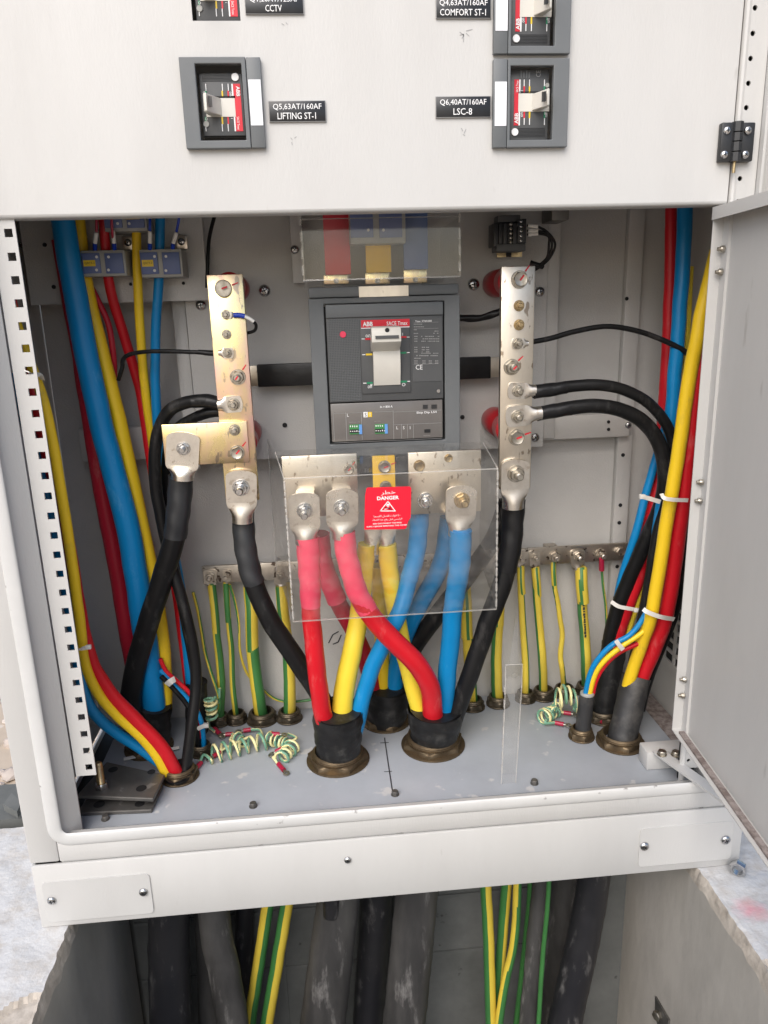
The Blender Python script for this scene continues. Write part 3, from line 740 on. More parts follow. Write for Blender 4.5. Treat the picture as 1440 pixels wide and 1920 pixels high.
# toggle: curved track and a rocker tilted up
tg = MB(); X0, X1 = at(700, 690, YF).x, at(750, 690, YF).x; zt0, zt1 = at(725, 722, YF).z, at(725, 630, YF).z
n_ = 16; prof = []
for k in range(n_ + 1):
    t = k / n_; prof.append((YF + .004 - .012 * math.sin(math.pi * (t * .75 + .12)), zt0 + (zt1 - zt0) * t))
v = [(X, y, z) for y, z in prof for X in (X0, X1)] + [(X, YF + .006, z) for y, z in prof for X in (X0, X1)]
m_ = 2 * (n_ + 1)
f = [(2 * k, 2 * k + 1, 2 * k + 3, 2 * k + 2) for k in range(n_)] + [(2 * k, 2 * k + 2, m_ + 2 * k + 2, m_ + 2 * k) for k in range(n_)] + [(2 * k + 1, m_ + 2 * k + 1, m_ + 2 * k + 3, 2 * k + 3) for k in range(n_)]
tg.add(v, f); tgo = tg.build('toggle', 'handle', br, sharp=50)
kn = MB(); yk = YF - .03
prof = [(YF - .006, at(725, 658, YF).z), (yk + .006, at(725, 648, yk).z), (yk, at(725, 641, yk).z), (yk - .001, at(725, 624, yk).z), (yk + .003, at(725, 614, yk).z), (yk + .012, at(725, 613, yk).z + .001), (YF - .004, at(725, 638, YF).z)]
X0, X1 = at(697, 630, yk).x, at(752, 630, yk).x
xs_ = (X0, X0 + .0015, X1 - .0015, X1); v = []
for j, X in enumerate(xs_):
    sh = .0012 if j in (0, 3) else 0
    cy_, cz_ = sum(p[0] for p in prof) / 7, sum(p[1] for p in prof) / 7
    for y, z in prof: v.append((X, y + (cy_ - y) * sh * 40, z + (cz_ - z) * sh * 40))
f = [list(range(7)), list(range(27, 20, -1))]
for j in range(3):
    for k in range(7): f.append([j * 7 + k, j * 7 + (k + 1) % 7, (j + 1) * 7 + (k + 1) % 7, (j + 1) * 7 + k])
kn.add(v, f); kn.build('toggle_knob', 'handle', tgo, sharp=35)
pbox('toggle_slot', 704, 629, 748, 635, yk - .0018, .001, 'grey_face', tgo)
bolt(726, 619, yk + .0005, 4.2, 'round', tgo, 'black_void', name='padlock_hole')
pbox('test_button', 0, 0, 1, 1, YF, .001, 'pvc_pink', fa) if False else bolt(643, 627, YF + .003, 6, 'round', fa, 'pvc_pink', name='test_button')
bolt(822, 733, YF + .003, 3.6, 'round', fa, 'steel_screw', name='indicator')
# rating plate
rp = MB(); pbox('', 773, 597, 829, 715, YF + .0026, .001, '', mb=rp); rp = rp.build('rating_plate', 'grey_face', br)
text('Tmax  XT6N 800', 794, 602, YF + .0022, 3.6, 'white_print', rp, 31, bold=.02)
tiny = MB()
random.seed(3)
def tinyrow(x0, x1, y, h=1.1, dens=.75):
    x = x0
    while x < x1:
        w = random.uniform(1.2, 3.2)
        if random.random() < dens: pbox('', x, y - h, min(x + w, x1), y + h * .6, YF + .0018, .0005, '', mb=tiny)
        x += w + .7
for y, a, b, d_ in ((608, 776, 792, .9), (613, 776, 795, .9), (618.5, 776, 790, .8), (621, 812, 822, .8), (625.5, 776, 788, .8), (625, 809, 822, .8)): tinyrow(a, b, y, 1.0, d_)
for y in (631, 635.5, 640): [tinyrow(a, a + 6, y, 1.1, .95) for a in (777, 790, 797, 804, 811, 818)]
for y in (651.5, 656, 660): [tinyrow(a, a + 6, y, 1.1, .95) for a in (777, 791, 799)]
tinyrow(790, 822, 662.5, .8, .8); tinyrow(778, 821, 667, 1.2, .85); tinyrow(777, 789, 672, 1.1, .9)
for y in (677, 681): [tinyrow(a, a + 6, y, 1.1, .95) for a in (777, 792, 804, 816)]
for y in (604.5, 616, 682.6): pbox('', 776, y - .25, 822, y + .25, YF + .0018, .0005, '', mb=tiny)
tiny.build('fine_print', 'grey_print', rp, smooth=False)
text('CE', 786, 688.5, YF + .0022, 9, 'white_print', rp, 13)
# trip unit
tu = MB().box(ix0 + g_ + .0005, ix1 - g_ - .002, YF + .0005, YM + .03, iz0 + .004, at(725, 753, YM).z, 0, .001).build('trip_unit', 'trip_face', br)
yt = YF
text('In = 800 A', 724.5, 762.5, yt, 4.2, 'white_print', tu, 23, bold=.01)
text('Ekip Dip LS/I', 800, 773.5, yt, 5, 'white_print', tu, 37, bold=.012)
ln = MB()
for (x0, y0, x1, y1) in ((626, 773.3, 738, 773.8), (738, 770.5, 828, 771), (625.5, 773, 626.2, 826), (649, 773, 649.7, 826), (678, 773, 678.7, 825), (737.5, 770, 738.2, 824), (738, 794.5, 828, 795), (752.5, 795, 753.1, 822), (764, 795, 764.6, 822), (775, 795, 775.6, 822), (626, 826, 828, 826.5)):
    pbox('', x0, y0, x1, y1, yt, .0006, '', mb=ln)
ln.build('print_line', 'grey_print', tu, smooth=False)
text('L', 652.5, 778.5, yt, 5.5, 'white_print', tu)
pbox('symbol_tile', 681.5, 772.5, 689.5, 782.5, yt - .0001, .0006, 'white_print', tu); text('S', 685.5, 777.5, yt - .0004, 6.5, 'black_void', tu)
pbox('symbol_tile', 690.2, 772.5, 697.5, 782, yt - .0001, .0006, 'yellow_print', tu); text('I', 694, 777.5, yt - .0004, 6.5, 'white_print', tu)
for s_, x in (('L', 745), ('S', 757), ('I', 769)): text(s_, x, 802, yt, 5.5, 'white_print', tu)
text('Memory', 800.5, 817, yt, 2.4, 'grey_print', tu, 12); text('InstDelay (xIn)', 665, 791.5, yt, 2, 'grey_print', tu, 20); text('Inst (xIn)', 708, 790, yt, 2, 'grey_print', tu, 11)
for (x0, x1, y0) in ((655, 679, 796), (703, 727, 795)):
    d_ = MB(); pbox('', x0, y0, x1, y0 + 18, yt - .0006, .001, '', mb=d_)
    pbox('', x1 - 5.5, y0, x1, y0 + 18, yt - .001, .001, '', mb=d_, mi=1)
    pbox('', x0 + .5, y0 + 9, x1 - 6, y0 + 16, yt - .001, .0005, '', mb=d_, mi=2)
    for k in range(5): pbox('', x0 + 1.4 + k * 4, y0 + 10 + (1 if k == 3 else 2), x0 + 3.2 + k * 4, y0 + 13.5, yt - .0018, .001, '', mb=d_, mi=3)
    for k in range(4): pbox('', x0 + 1.4 + k * 4, y0 + 2, x0 + 3 + k * 4, y0 + 5, yt - .0014, .001, '', mb=d_, mi=3)
    d_.build('dip_switch', ['green_pcb', 'blue_pcb', 'dark_plastic', 'white_print'], tu, smooth=False)
pbox('test_socket', 796, 805, 807, 811, yt - .0006, .001, 'black_void', tu); pbox('test_window', 793, 759, 802, 766, yt - .0006, .001, 'dark_plastic', tu); pbox('test_window', 809, 758.5, 819, 766, yt - .0006, .001, 'dark_plastic', tu)

# ================================================================== DOOR BREAKERS
def door_breaker(label, flip, flange=True):
    """small breaker mounted on its side behind the upper door; pixel layout of the left (flip=False) or right one"""
    if not flip:
        out, win, split, card, face = (342, 106, 493, 278), (371, 119, 457, 263), 466, (468, 149, 491, 235), (375, 132, 455, 250)
    else:
        out, win, split, card, face = (925, 109, 1066, 276), (957, 123, 1037, 262), 951, (928, 153, 950, 236), (959, 125, 1034, 259)
    t = thing('door_breaker', label, 'circuit breaker', at((out[0] + out[2]) / 2, out[3], YR), 'small breakers in the upper door')
    yf = YR - .0075
    def rect(r, Y): return (at(r[0], (r[1] + r[3]) / 2, Y).x, at(r[2], (r[1] + r[3]) / 2, Y).x, at((r[0] + r[2]) / 2, r[3], Y).z, at((r[0] + r[2]) / 2, r[1], Y).z)
    O, Wn, Fc = rect(out, yf), rect(win, yf), rect(face, yf)
    sp = at(split, 190, yf).x
    if flange:
        a, b = (O[0], sp - .0005) if not flip else (sp + .0005, O[1])
        fl = panel_holes(a, b, O[2], O[3], yf, YR - .0005, [Wn]); fl = fl.build('flange', 'grey_plastic', t, smooth=False)
        bv = fl.modifiers.new('b', 'BEVEL'); bv.width = .0008; bv.segments = 2; bv.limit_method = 'ANGLE'
        a, b = (sp, O[1]) if not flip else (O[0], sp)
        st_ = MB().box(a, b, yf + .0006, YR - .0005, O[2] + .0003, O[3] - .0003, 0, .0008).build('side_strip', 'grey_plastic', t)
        pbox('label_card', *card, yf + .0001, .0008, 'white_card', st_)
    y2 = YR + .004
    mb = MB().box(Fc[0] - .001, Fc[1] + .001, y2 + .004, y2 + .06, Fc[2] - .001, Fc[3] + .001); mb.build('case', 'dark_plastic', t)
    fo = MB().box(Fc[0], Fc[1], y2, y2 + .004, Fc[2], Fc[3], 0, .0006).build('face', 'grey_face', t)
    if not flip:
        lines = ((386, 'green_print'), (417, 'yellow_print'), (428, 'red_print')); band = (440, 157, 453, 246); rule = (437, 157, 439.5, 246); h0, h1, tr = 383, 406, (386, 184, 441, 219); rot = -90
        ys = (157, 183, 219, 246); btn = ((441, 145, 7, 'white_print'), (387, 233, 5.5, 'ct_grey')); tx = ((446.5, 171, 'ABB', 19), (447, 231, 'SACE Tmax', 24)); on = ((383, 174, 'O', 4.5, None), (432, 176, 'on', 4, 8), (387, 223, 'O', 4.5, None), (435, 222, 'I', 4, None)); rid = (138, 153)
    else:
        lines = ((983, 'red_print'), (993, 'yellow_print'), (1021, 'green_print')); band = (964, 149, 972.5, 235); rule = (973, 149, 975.5, 235); h0, h1, tr = 1031, 1006, (972, 175, 1030, 209); rot = 90
        ys = (149, 174, 209, 234); btn = ((965, 248, 6.5, 'white_print'), (1026, 160, 4, 'ct_grey')); tx = ((968.3, 222, 'ABB', 20), (970, 162, 'SACE Tmax', 22)); on = ((978.5, 215, 'on', 4, 8), (1023.5, 215, 'off', 5.5, 9), (1024.5, 169, 'O', 4, None), (979, 170, 'I', 4, None)); rid = (240, 258)
    pbox('brand_band', *band, y2 - .0006, .001, 'red_print', fo); pbox('brand_rule', *rule, y2 - .0006, .001, 'white_print', fo)
    for x, m in lines:
        for (a, b) in ((ys[0], ys[1]), (ys[2], ys[3])):
            c = (a + b) / 2; far = a if a == ys[0] else b
            pbox('mark', x - 1.4, min(c, far + (c - far) * 2), x + 1.4, max(c, far + (c - far) * 2), y2 - .0006, .001, m, fo)
            pbox('mark', x - .7, min(far, c), x + .7, max(far, c), y2 - .0007, .001, 'white_print', fo)
    for x, y, s_, w in tx: text(s_, x, y, y2 - .0008, 7 if s_ == 'ABB' else 4.4, 'white_print', fo, w, rot, bold=.02 if s_ == 'ABB' else 0)
    for x, y, s_, h, w in on: text(s_, x, y, y2 - .0004, h, 'white_print', fo, w, rot)
    if flip: text('CE', 1009.5, 138, y2 - .0004, 8.5, 'grey_print', fo, 13, rot); [pbox('mark', 976 + i * 5, 132 + (i % 2) * 3, 979 + i * 5, 146, y2 - .0006, .001, 'grey_plastic', fo) for i in range(4)]
    for x, y, r, m in btn: bolt(x, y, y2, r, 'round', fo, m, name='button')
    rg = MB(); yy = rid[0]
    while yy < rid[1]:
        pbox('', face[0] + 4, yy, face[2] - 12, yy + .8, y2 - .0006, .0012, '', mb=rg); yy += 2.6
    rg.build('rib', 'dark_plastic', fo, smooth=False)
    # toggle lies sideways
    pbox('toggle_track', *tr, y2 - .0008, .002, 'handle', fo)
    pbox('toggle_gap', tr[0], tr[1] - 4, tr[2], tr[1], y2 - .0006, .001, 'black_void', fo)
    Zm = (at(400, tr[1], y2).z + at(400, tr[3], y2).z) / 2; hz = (at(400, tr[1], y2).z - at(400, tr[3], y2).z) / 2
    Zm = (at((h0 + h1) / 2, tr[1], y2).z + at((h0 + h1) / 2, tr[3], y2).z) / 2
    yk = YR - .020; sgn = -1 if not flip else 1
    xa = at(h1, (tr[1] + tr[3]) / 2, y2).x; xb = at(h0, (tr[1] + tr[3]) / 2, yk).x; xc = xa + sgn * .003
    prof = [(xa - sgn * .006, y2), (xc + (xb - xc) * .55, yk + .003), (xb - sgn * .003, yk), (xb, yk + .0015), (xb + sgn * .0012, yk + .006), (xb - sgn * .001, y2 - .006), (xb - sgn * .004, y2)]
    v = [(x, y, Zm - hz * .97) for x, y in prof] + [(x, y, Zm + hz * .97) for x, y in prof]; m = len(prof)
    kb = MB().add(v, [list(range(m)), list(range(2 * m - 1, m - 1, -1))] + [[i, (i + 1) % m, (i + 1) % m + m, i + m] for i in range(m)]).build('toggle', 'handle', t, sharp=30)
    kv = kb.modifiers.new('b', 'BEVEL'); kv.width = .001; kv.segments = 2; kv.limit_method = 'ANGLE'
    sl_ = MB()
    for k in range(3): sl_.box(xb - sgn * (.0045 + .0014 * k), xb - sgn * (.0053 + .0014 * k), yk - .0006 + .0013 * k * .8, yk + .004, Zm - hz * .5, Zm + hz * .6)
    sl_.build('toggle_grip', 'dark_plastic', kb, smooth=False)
    return t
def copy_tree(o, parent=None, loc=None):
    c = o.copy(); S.collection.objects.link(c); c.parent = parent
    OFF[c] = OFF.get(o)
    if loc is not None: c.location = loc
    for ch in list(o.children): copy_tree(ch, c)
    return c
b5 = door_breaker('small grey door breaker left of the LIFTING ST-1 plate', False)
b6 = door_breaker('small grey door breaker right of the LSC-8 plate', True)
b4 = copy_tree(b6, None, b6.location + Vector((0, 0, q4 - q6))); b4['label'] = 'small grey door breaker cut by the top of the picture, beside the COMFORT ST-1 plate'
q5b = at(400, 250, YR).z; b7 = door_breaker('small breaker set in a bare cut-out without frame, left of the CCTV plate', False, False)
b7.location += Vector((at(403, 39, YR).x - at(413, 257, YR).x - .001, 0, at(403, 36, YR).z - at(413, 252, YR).z))

# name plates
def nameplate(x0, y0, x1, y1, l1, l2, w1, w2, label):
    t = thing('name_plate', label, 'name plate', at((x0 + x1) / 2, y1, YR), 'engraved plates on the upper door')
    ya = YR - .0028
    pbox('plate_edge', x0 - 1.2, y0 - 1, x1 + 1.2, y1 + 1.4, ya + .0004, .002, 'grey_print', t, .0003)
    p = pbox('plate', x0, y0, x1, y1, ya, .0024, 'label_black', t, .0003)
    cx_, hh = (x0 + x1) / 2, y1 - y0
    text(l1, cx_, y0 + hh * .29, ya, 12.5, 'white_print', p, w1, bold=.004); text(l2, cx_ - 1, y0 + hh * .735, ya, 12.5, 'white_print', p, w2, bold=.004)
nameplate(505, 189.5, 610, 227, 'Q5,63AT/160AF', 'LIFTING ST-1', 91, 72, 'black engraved plate reading LIFTING ST-1')
nameplate(818, 181, 919.5, 219, 'Q6,40AT/160AF', 'LSC-8', 87, 35, 'black engraved plate reading LSC-8')
nameplate(818.5, -5.5, 920, 33, 'Q4,63AT/160AF', 'COMFORT ST-1', 90, 86, 'black engraved plate reading COMFORT ST-1')
nameplate(460, -12, 568, 25, 'Q1,20AT/125AF', 'CCTV', 91, 31, 'black engraved plate reading CCTV, at the top edge')

# ================================================================== BUSBARS
YBUS = 1.04
def vbar(name, x0, x1, ytop, ybot, label, mat):
    X0, X1 = at(x0, 720, YBUS).x, at(x1, 720, YBUS).x; Z0, Z1 = at((x0 + x1) / 2, ybot, YBUS).z, at((x0 + x1) / 2, ytop, YBUS).z
    t = thing(name, label, 'busbar', ((X0 + X1) / 2, YBUS, Z0))
    MB().box(X0, X1, YBUS, YBUS + .010, Z0, Z1, 0, .0012).build('bar', mat, t); return t
lb = vbar('neutral_busbar', 404.5, 470, 514, 940, 'upright tinned busbar left of the main breaker, gold reflections in its colour', 'tin_warm_reflect')
rb = vbar('neutral_busbar', 938, 999, 499, 916, 'upright silver tinned busbar right of the main breaker', 'tin')
for (x, y, r, k, m, mk_) in ((419, 541, 16, 'round', 'zinc', True), (424, 590, 9, 'nut', 'zinc', False), (425, 627, 9, 'nut', 'zinc', False), (446, 707, 15, 'nut', 'zinc', True)): bolt(x, y, YBUS, r, k, lb, m, mark=mk_)
for (x, y, r, k, m, mk_) in ((974, 524, 16, 'head', 'zinc', True), (973, 573, 10, 'nut', 'zinc_gold', False), (973, 609, 10, 'nut', 'zinc_gold', False), (959, 688, 15, 'nut', 'zinc', True), (968, 820, 15, 'head', 'zinc', True)): bolt(x, y, YBUS, r, k, rb, m, mark=mk_)
# link bar bolted across the left busbar
YLK = YBUS - .0085
lk = thing('link_bar', 'short horizontal tinned link bar bolted across the left busbar', 'busbar', at(385, 870, YLK))
X0, X1 = at(306, 835, YLK).x, at(466, 835, YLK).x; Z0, Z1 = at(385, 871, YLK).z, at(385, 793, YLK).z
MB().box(X0, X1, YLK, YLK + .008, Z0, Z1, 0, .001).build('bar', 'tin_warm_reflect', lk)
bolt(440, 806, YLK, 11, 'nut', lk, 'zinc'); bolt(445, 848, YLK, 14, 'head', lk, 'zinc', mark=True)
# red stand-off insulators
for i, (x, y, lab) in enumerate(((430, 537, 'red round insulator behind the top of the left busbar'), (455, 830, 'red round insulator behind the lower left busbar'), (962, 527, 'red round insulator behind the top of the right busbar'), (958, 806, 'red round insulator behind the lower right busbar'))):
    o = at(x, y, YBUS + .0105); k_ = wid(x, y, YBUS, 27)
    MB().lathe(o, (0, 1, 0), [(k_ * .8, 0), (k_, .004), (k_, .03), (k_ * .82, .036), (k_ * .82, .05), (k_, .056), (k_, .1), (k_ * .95, .1088)], 32).build('insulator', 'insulator_red', None, lab, 'insulator', 'red stand-off insulators')
# black sleeved bar running behind the breaker
t = thing('sleeved_busbar', 'horizontal black sleeved busbar passing behind the main breaker', 'busbar', at(700, 720, 1.13))
zc = (at(525, 703, 1.13).z + at(895, 690, 1.13).z) / 2
MB().box(at(482, 704, 1.128).x, at(921, 690, 1.128).x, 1.128, 1.1365, zc - .0165, zc + .0165, 0, .002).build('sleeve', 'tape_black', t)
MB().box(at(462, 704, 1.13).x, at(940, 690, 1.13).x, 1.1295, 1.135, zc - .015, zc + .015, 0, .001).build('bar', 'tin', t)
# spreader bars below the breaker (three) and sleeved bars above it (three)
YS = 1.03
def sbar(x0, y0, x1, y1, mat, label, bolts, Y=YS):
    t = thing('terminal_bar', label, 'busbar', at((x0 + x1) / 2, y1, Y), 'terminal bars below the main breaker')
    pbox('bar', x0, y0, x1, y1, Y, .007, mat, t, .001)
    for b in bolts: bolt(b[0], b[1], Y, b[2], b[3], t, b[4], mark=b[5])
    return t
s1 = sbar(531, 853, 671, 968, 'tin', 'left tinned terminal bar under the breaker, carrying the red cables', ((654, 880, 10, 'head', 'zinc', True),))
s2 = sbar(700, 855, 742, 985, 'phase_yellow', 'yellow sleeved terminal bar under the breaker, partly behind the danger sticker', ((721, 875, 12, 'head', 'zinc', True), (723, 912, 11, 'head', 'zinc', False)))
s3 = sbar(766, 846, 902, 962, 'tin', 'right tinned terminal bar under the breaker, carrying the blue cables', ((786, 873, 11, 'head', 'zinc_gold', False), (841, 859, 8, 'head', 'zinc_gold', False), (797, 938, 15, 'nut', 'steel_screw', False)))
pbox('gap_shade', 674, 858, 698, 893, YS + .012, .05, 'dark_plastic', br); pbox('gap_shade', 744, 856, 764, 889, YS + .012, .05, 'dark_plastic', br)  # dark blocks put in for the shaded gaps between the terminal bars
YT = 1.075
for (x0, x1, y1, ye, m, lab) in ((606, 655, 515, 533, 'phase_red', 'red sleeved bar entering the main breaker from above'), (684, 732, 511, 533, 'phase_yellow', 'yellow sleeved bar entering the main breaker from above'), (756, 802, 505, 531, 'phase_blue', 'blue sleeved bar entering the main breaker from above')):
    t = thing('incoming_bar', lab, 'busbar', at((x0 + x1) / 2, ye, YT), 'sleeved bars above the main breaker')
    pbox('sleeve', x0, 330, x1, y1, YT, .009, m, t, .001); pbox('bar', x0 + 1, y1, x1 - 1, ye, YT + .001, .006, 'tin_warm_reflect', t, .001)
    bolt((x0 + x1) / 2, ye - 6, YT + .001, 5, 'head', t, 'zinc')
# earth bar along the back
YE = 1.165
eb = thing('earth_bar', 'long flat tinned earth bar across the lower back wall', 'busbar', at(760, 1090, YE))
MB().box(-.158 * YE - .02, at(1178, 1035, YE).x, YE, YE + .006, CAMZ - .3625 * YE, CAMZ - .3365 * YE, 0, .001).build('bar', 'tin_dull', eb)
for x in (-.14, .37): MB().box(x, x + .02, YE + .006, YW, CAMZ - .36 * YE, CAMZ - .34 * YE).build('bar_support', 'tin_dull', eb)
for (x, y, r, k) in ((1040, 1043, 11, 'nut'), (1127, 1039, 11, 'nut'), (1163, 1033, 9, 'head'), (700, 1066, 9, 'nut'), (620, 1072, 9, 'nut'), (800, 1058, 9, 'nut')): bolt(x, y, YE, r, k, eb, 'tin_dull', length=.017 if k == 'nut' else None)

# ================================================================== GLANDS
def gland(px, py, w, label, r_in=.62, mat='brass', z=0.0):
    o = onz(px, py, FLOORZ + z); k = wid(px, py, o.y, w) / 2
    t = thing('cable_gland', label, 'cable gland', o, 'cable glands in the cabinet floor')
    ri = r_in * k
    MB().lathe(o, (0, 0, 1), [(ri, .0006), (k, .0006), (k, .0025), (k * .98, .003), (ri, .003)], 36, caps=False).build('washer', mat, t)
    MB().lathe(o, (0, 0, 1), [(ri, .003), (k * .97, .003), (k * .97, .0095), (k * .86, .0115), (ri, .0115)], 48, hexr=(1, 2), phase=random.random(), caps=False).build('locknut', mat, t)
    MB().lathe(o, (0, 0, 1), [(ri, .011), (k * .80, .011), (k * .81, .013), (k * .77, .014), (k * .80, .0155), (k * .76, .017), (ri, .018), (ri * .98, .004), (ri * .98, -.02)], 36, caps=False).build('thread_collar', mat, t)
    return o
def boot(parent, base, top, wb, wt, mat='boot_black', wob=.034, mid=None):
    """heat-shrunk breakout boot: base = floor point, top = pixel/distance"""
    b = base + Vector((0, 0, -.01)); tp = at(*top); r0 = wid(*top, wb) / 2; r1 = wid(*top, wt) / 2
    pts = []; rad = []
    for i in range(13):
        u = i / 12; p = b.lerp(tp, u); pts.append(p); e = u * u * (3 - 2 * u); rad.append((r0 + (r1 - r0) * e) * (1 + (.012 if i % 3 == 1 else 0)))
    mb = MB().tube(pts, rad, 28, 0, None, wob, caps=False)
    ins = [p for p in reversed(pts[8:])]; rin = [r * .93 for r in reversed(rad[8:])]
    mb.tube(ins, rin, 28, 0, None, wob, caps=True)
    return mb.build('boot', mat, parent)
def core(parent, pl, w, mat, label=None, sleeve=None, lg=None, wob=.006):
    c = ptube('core', pl, w, mat, parent, wob=wob, label=label)
    if sleeve: ptube('sleeve', sleeve[0], sleeve[1], sleeve[2], c, wob=.032)
    if lg: lug(c, *lg[:-1], lg[-1])
    return c
def tie(name_label, pl, w=8, tail=None):
    """cable tie band through pixel points: a flat strap"""
    pts = smoothpath(PX(pl), 5); up = Vector((0, 0, 1)); mb = MB(); h = wid(*pl[0], w) / 2
    v = []
    for i, p in enumerate(pts):
        tn = (pts[min(i + 1, len(pts) - 1)] - pts[max(i - 1, 0)]).normalized(); b = Vector((0, -1, 0)).cross(tn).normalized(); nn = tn.cross(b).normalized() * .0006
        v += [p + b * h + nn, p - b * h + nn, p - b * h - nn, p + b * h - nn]
    f = []
    for i in range(len(pts) - 1):
        for k in range(4): f.append([i * 4 + k, i * 4 + (k + 1) % 4, (i + 1) * 4 + (k + 1) % 4, (i + 1) * 4 + k])
    f += [[0, 1, 2, 3], [len(v) - 4, len(v) - 3, len(v) - 2, len(v) - 1]]
    mb.add(v, f)
    if tail:
        p = at(*tail); k = wid(*tail, w * .62); mb.box(p.x - k, p.x + k, p.y - k * .7, p.y + k * .7, p.z - k * .8, p.z + k * .8, 0, .0006)
    return mb.build('cable_tie', 'tie_white', None, name_label, 'cable tie', 'white cable ties')

# --- three feeder cables in the middle
gL = gland(634, 1424, 118, 'wide brass gland under the front left black boot of the middle feeders', .72)
gR = gland(812, 1396, 118, 'wide brass gland under the front right black boot of the middle feeders', .72)
gB = gland(724, 1352, 90, 'brass gland under the rear black boot, behind the two front ones', .74)
t = thing('feeder_cable', 'front left four-core feeder: black boot with red, yellow, blue and black cores', 'power cable', gL, 'feeders of the main breaker')
boot(t, gL, (634, 1332, 1.024), 82, 94)
YA = .992
core(t, [(578, 1005, 1.003), (580, 1075, 1.0), (583, 1140, 1.0), (590, 1220, 1.0), (598, 1290, 1.005), (607, 1345, 1.013), (619, 1375, 1.022)], (36, 34), 'pvc_red', 'red core', ([(577, 1008, 1.003), (579, 1050, 1.001), (581, 1090, 1.0), (583, 1136, 1.0)], (46, 38), 'pvc_pink'), ((571, 957), (569, 924), (572, 984), (578, 1012), 58, 42, YA))
core(t, [(687, 1020, 1.05), (682, 1090, 1.05), (673, 1150, 1.045), (661, 1220, 1.035), (646, 1290, 1.03), (640, 1345, 1.03), (638, 1390, 1.026)], (33, 41), 'pvc_lemon', 'yellow core', ([(687, 1022, 1.05), (684, 1060, 1.05), (678, 1110, 1.048), (674, 1150, 1.045)], (34, 38), 'pvc_yellow'), ((700, 975), (702, 955), (700, 990), (688, 1026), 34, 30, 1.048))
core(t, [(788, 955, 1.05), (780, 1035, 1.05), (766, 1090, 1.045), (748, 1150, 1.035), (722, 1200, 1.03), (699, 1250, 1.03), (682, 1300, 1.03), (672, 1345, 1.03), (660, 1390, 1.03)], (33, 30), 'pvc_blue', 'blue core', ([(788, 957, 1.05), (781, 1030, 1.05), (767, 1086, 1.045)], (36, 34), 'pvc_blue'))
core(t, [(457, 960, 1.055), (459, 1020, 1.05), (473, 1085, 1.045), (500, 1150, 1.04), (535, 1207, 1.04), (575, 1265, 1.04), (606, 1315, 1.04), (625, 1350, 1.04)], (38, 35), 'pvc_black', 'black core to the left busbar', ([(456, 962, 1.055), (459, 1020, 1.05), (470, 1075, 1.045), (477, 1093, 1.045)], (42, 41), 'shrink_grey'), ((452, 912), (452, 882), (453, 943), (457, 972), 58, 40, YBUS - .005))
bolt(452, 914, YBUS - .005, 16, 'nut', lb, 'steel_screw', length=.03)
bolt(571, 957, YA, 15, 'nut', s1, 'steel_screw', length=.034); bolt(640, 951, YA, 15, 'nut', s1, 'steel_screw', length=.03)
pbox('spacer', 555, 930, 590, 968, YA + .004, YS - YA - .004, 'tin', s1); pbox('spacer', 625, 925, 660, 962, YA + .004, YS - YA - .004, 'tin', s1)
t = thing('feeder_cable', 'front right four-core feeder: its red core crosses over to the left terminal bar', 'power cable', gR, 'feeders of the main breaker')
boot(t, gR, (817, 1328, 1.05), 80, 102)
core(t, [(725, 1020, 1.055), (732, 1085, 1.055), (742, 1150, 1.055), (757, 1220, 1.055), (773, 1280, 1.055), (786, 1330, 1.055), (796, 1375, 1.052)], (34, 33), 'pvc_lemon', 'yellow core', ([(725, 1022, 1.055), (731, 1080, 1.055), (739, 1135, 1.055)], (37, 32), 'pvc_yellow'), ((726, 975), (726, 955), (726, 990), (726, 1026), 34, 30, 1.05))
core(t, [(645, 995, 1.003), (652, 1045, 1.0), (668, 1105, .998), (700, 1160, .998), (745, 1208, 1.0), (785, 1250, 1.008), (806, 1292, 1.02), (812, 1345, 1.035), (812, 1385, 1.045)], (37, 38), 'pvc_red', 'red core', ([(645, 998, 1.003), (652, 1045, 1.0), (666, 1100, .998), (689, 1144, .998)], (42, 39), 'pvc_pink'), ((641, 950), (641, 917), (642, 978), (645, 1003), 60, 40, YA))
core(t, [(864, 990, 1.006), (862, 1060, 1.01), (853, 1120, 1.02), (846, 1180, 1.03), (839, 1260, 1.04), (833, 1330, 1.05), (830, 1375, 1.05)], (37, 34), 'pvc_blue', 'blue core', ([(864, 994, 1.006), (862, 1060, 1.01), (854, 1117, 1.02)], (43, 37), 'pvc_blue'), ((866, 940), (866, 911), (864, 967), (864, 997), 57, 40, 1.0))
bolt(866, 938, 1.0, 15, 'nut', s3, 'zinc_gold', length=.026); pbox('spacer', 850, 920, 882, 956, 1.004, YS - 1.004, 'tin', s3)
core(t, [(964, 935, 1.055), (959, 1010, 1.05), (946, 1080, 1.045), (921, 1150, 1.04), (897, 1220, 1.04), (873, 1290, 1.042), (855, 1340, 1.045), (845, 1375, 1.045)], (40, 31), 'pvc_black', 'black core to the right busbar', ([(964, 937, 1.055), (959, 1010, 1.05), (949, 1070, 1.046)], (44, 40), 'tape_black'), ((967, 889), (967, 862), (966, 918), (964, 946), 53, 40, YBUS - .005))
bolt(967, 888, YBUS - .005, 16, 'nut', rb, 'zinc', length=.026)
t = thing('feeder_cable', 'rear four-core feeder rising from the boot between and behind the front two', 'power cable', gB, 'feeders of the main breaker')
boot(t, gB, (727, 1284, 1.12), 74, 78)
core(t, [(598, 1000, 1.085), (606, 1060, 1.09), (632, 1125, 1.10), (664, 1185, 1.11), (688, 1245, 1.118), (702, 1300, 1.12)], (33, 32), 'pvc_red_dull', 'red core', ([(598, 1002, 1.085), (606, 1060, 1.09), (632, 1125, 1.10)], (39, 37), 'pvc_pink'))
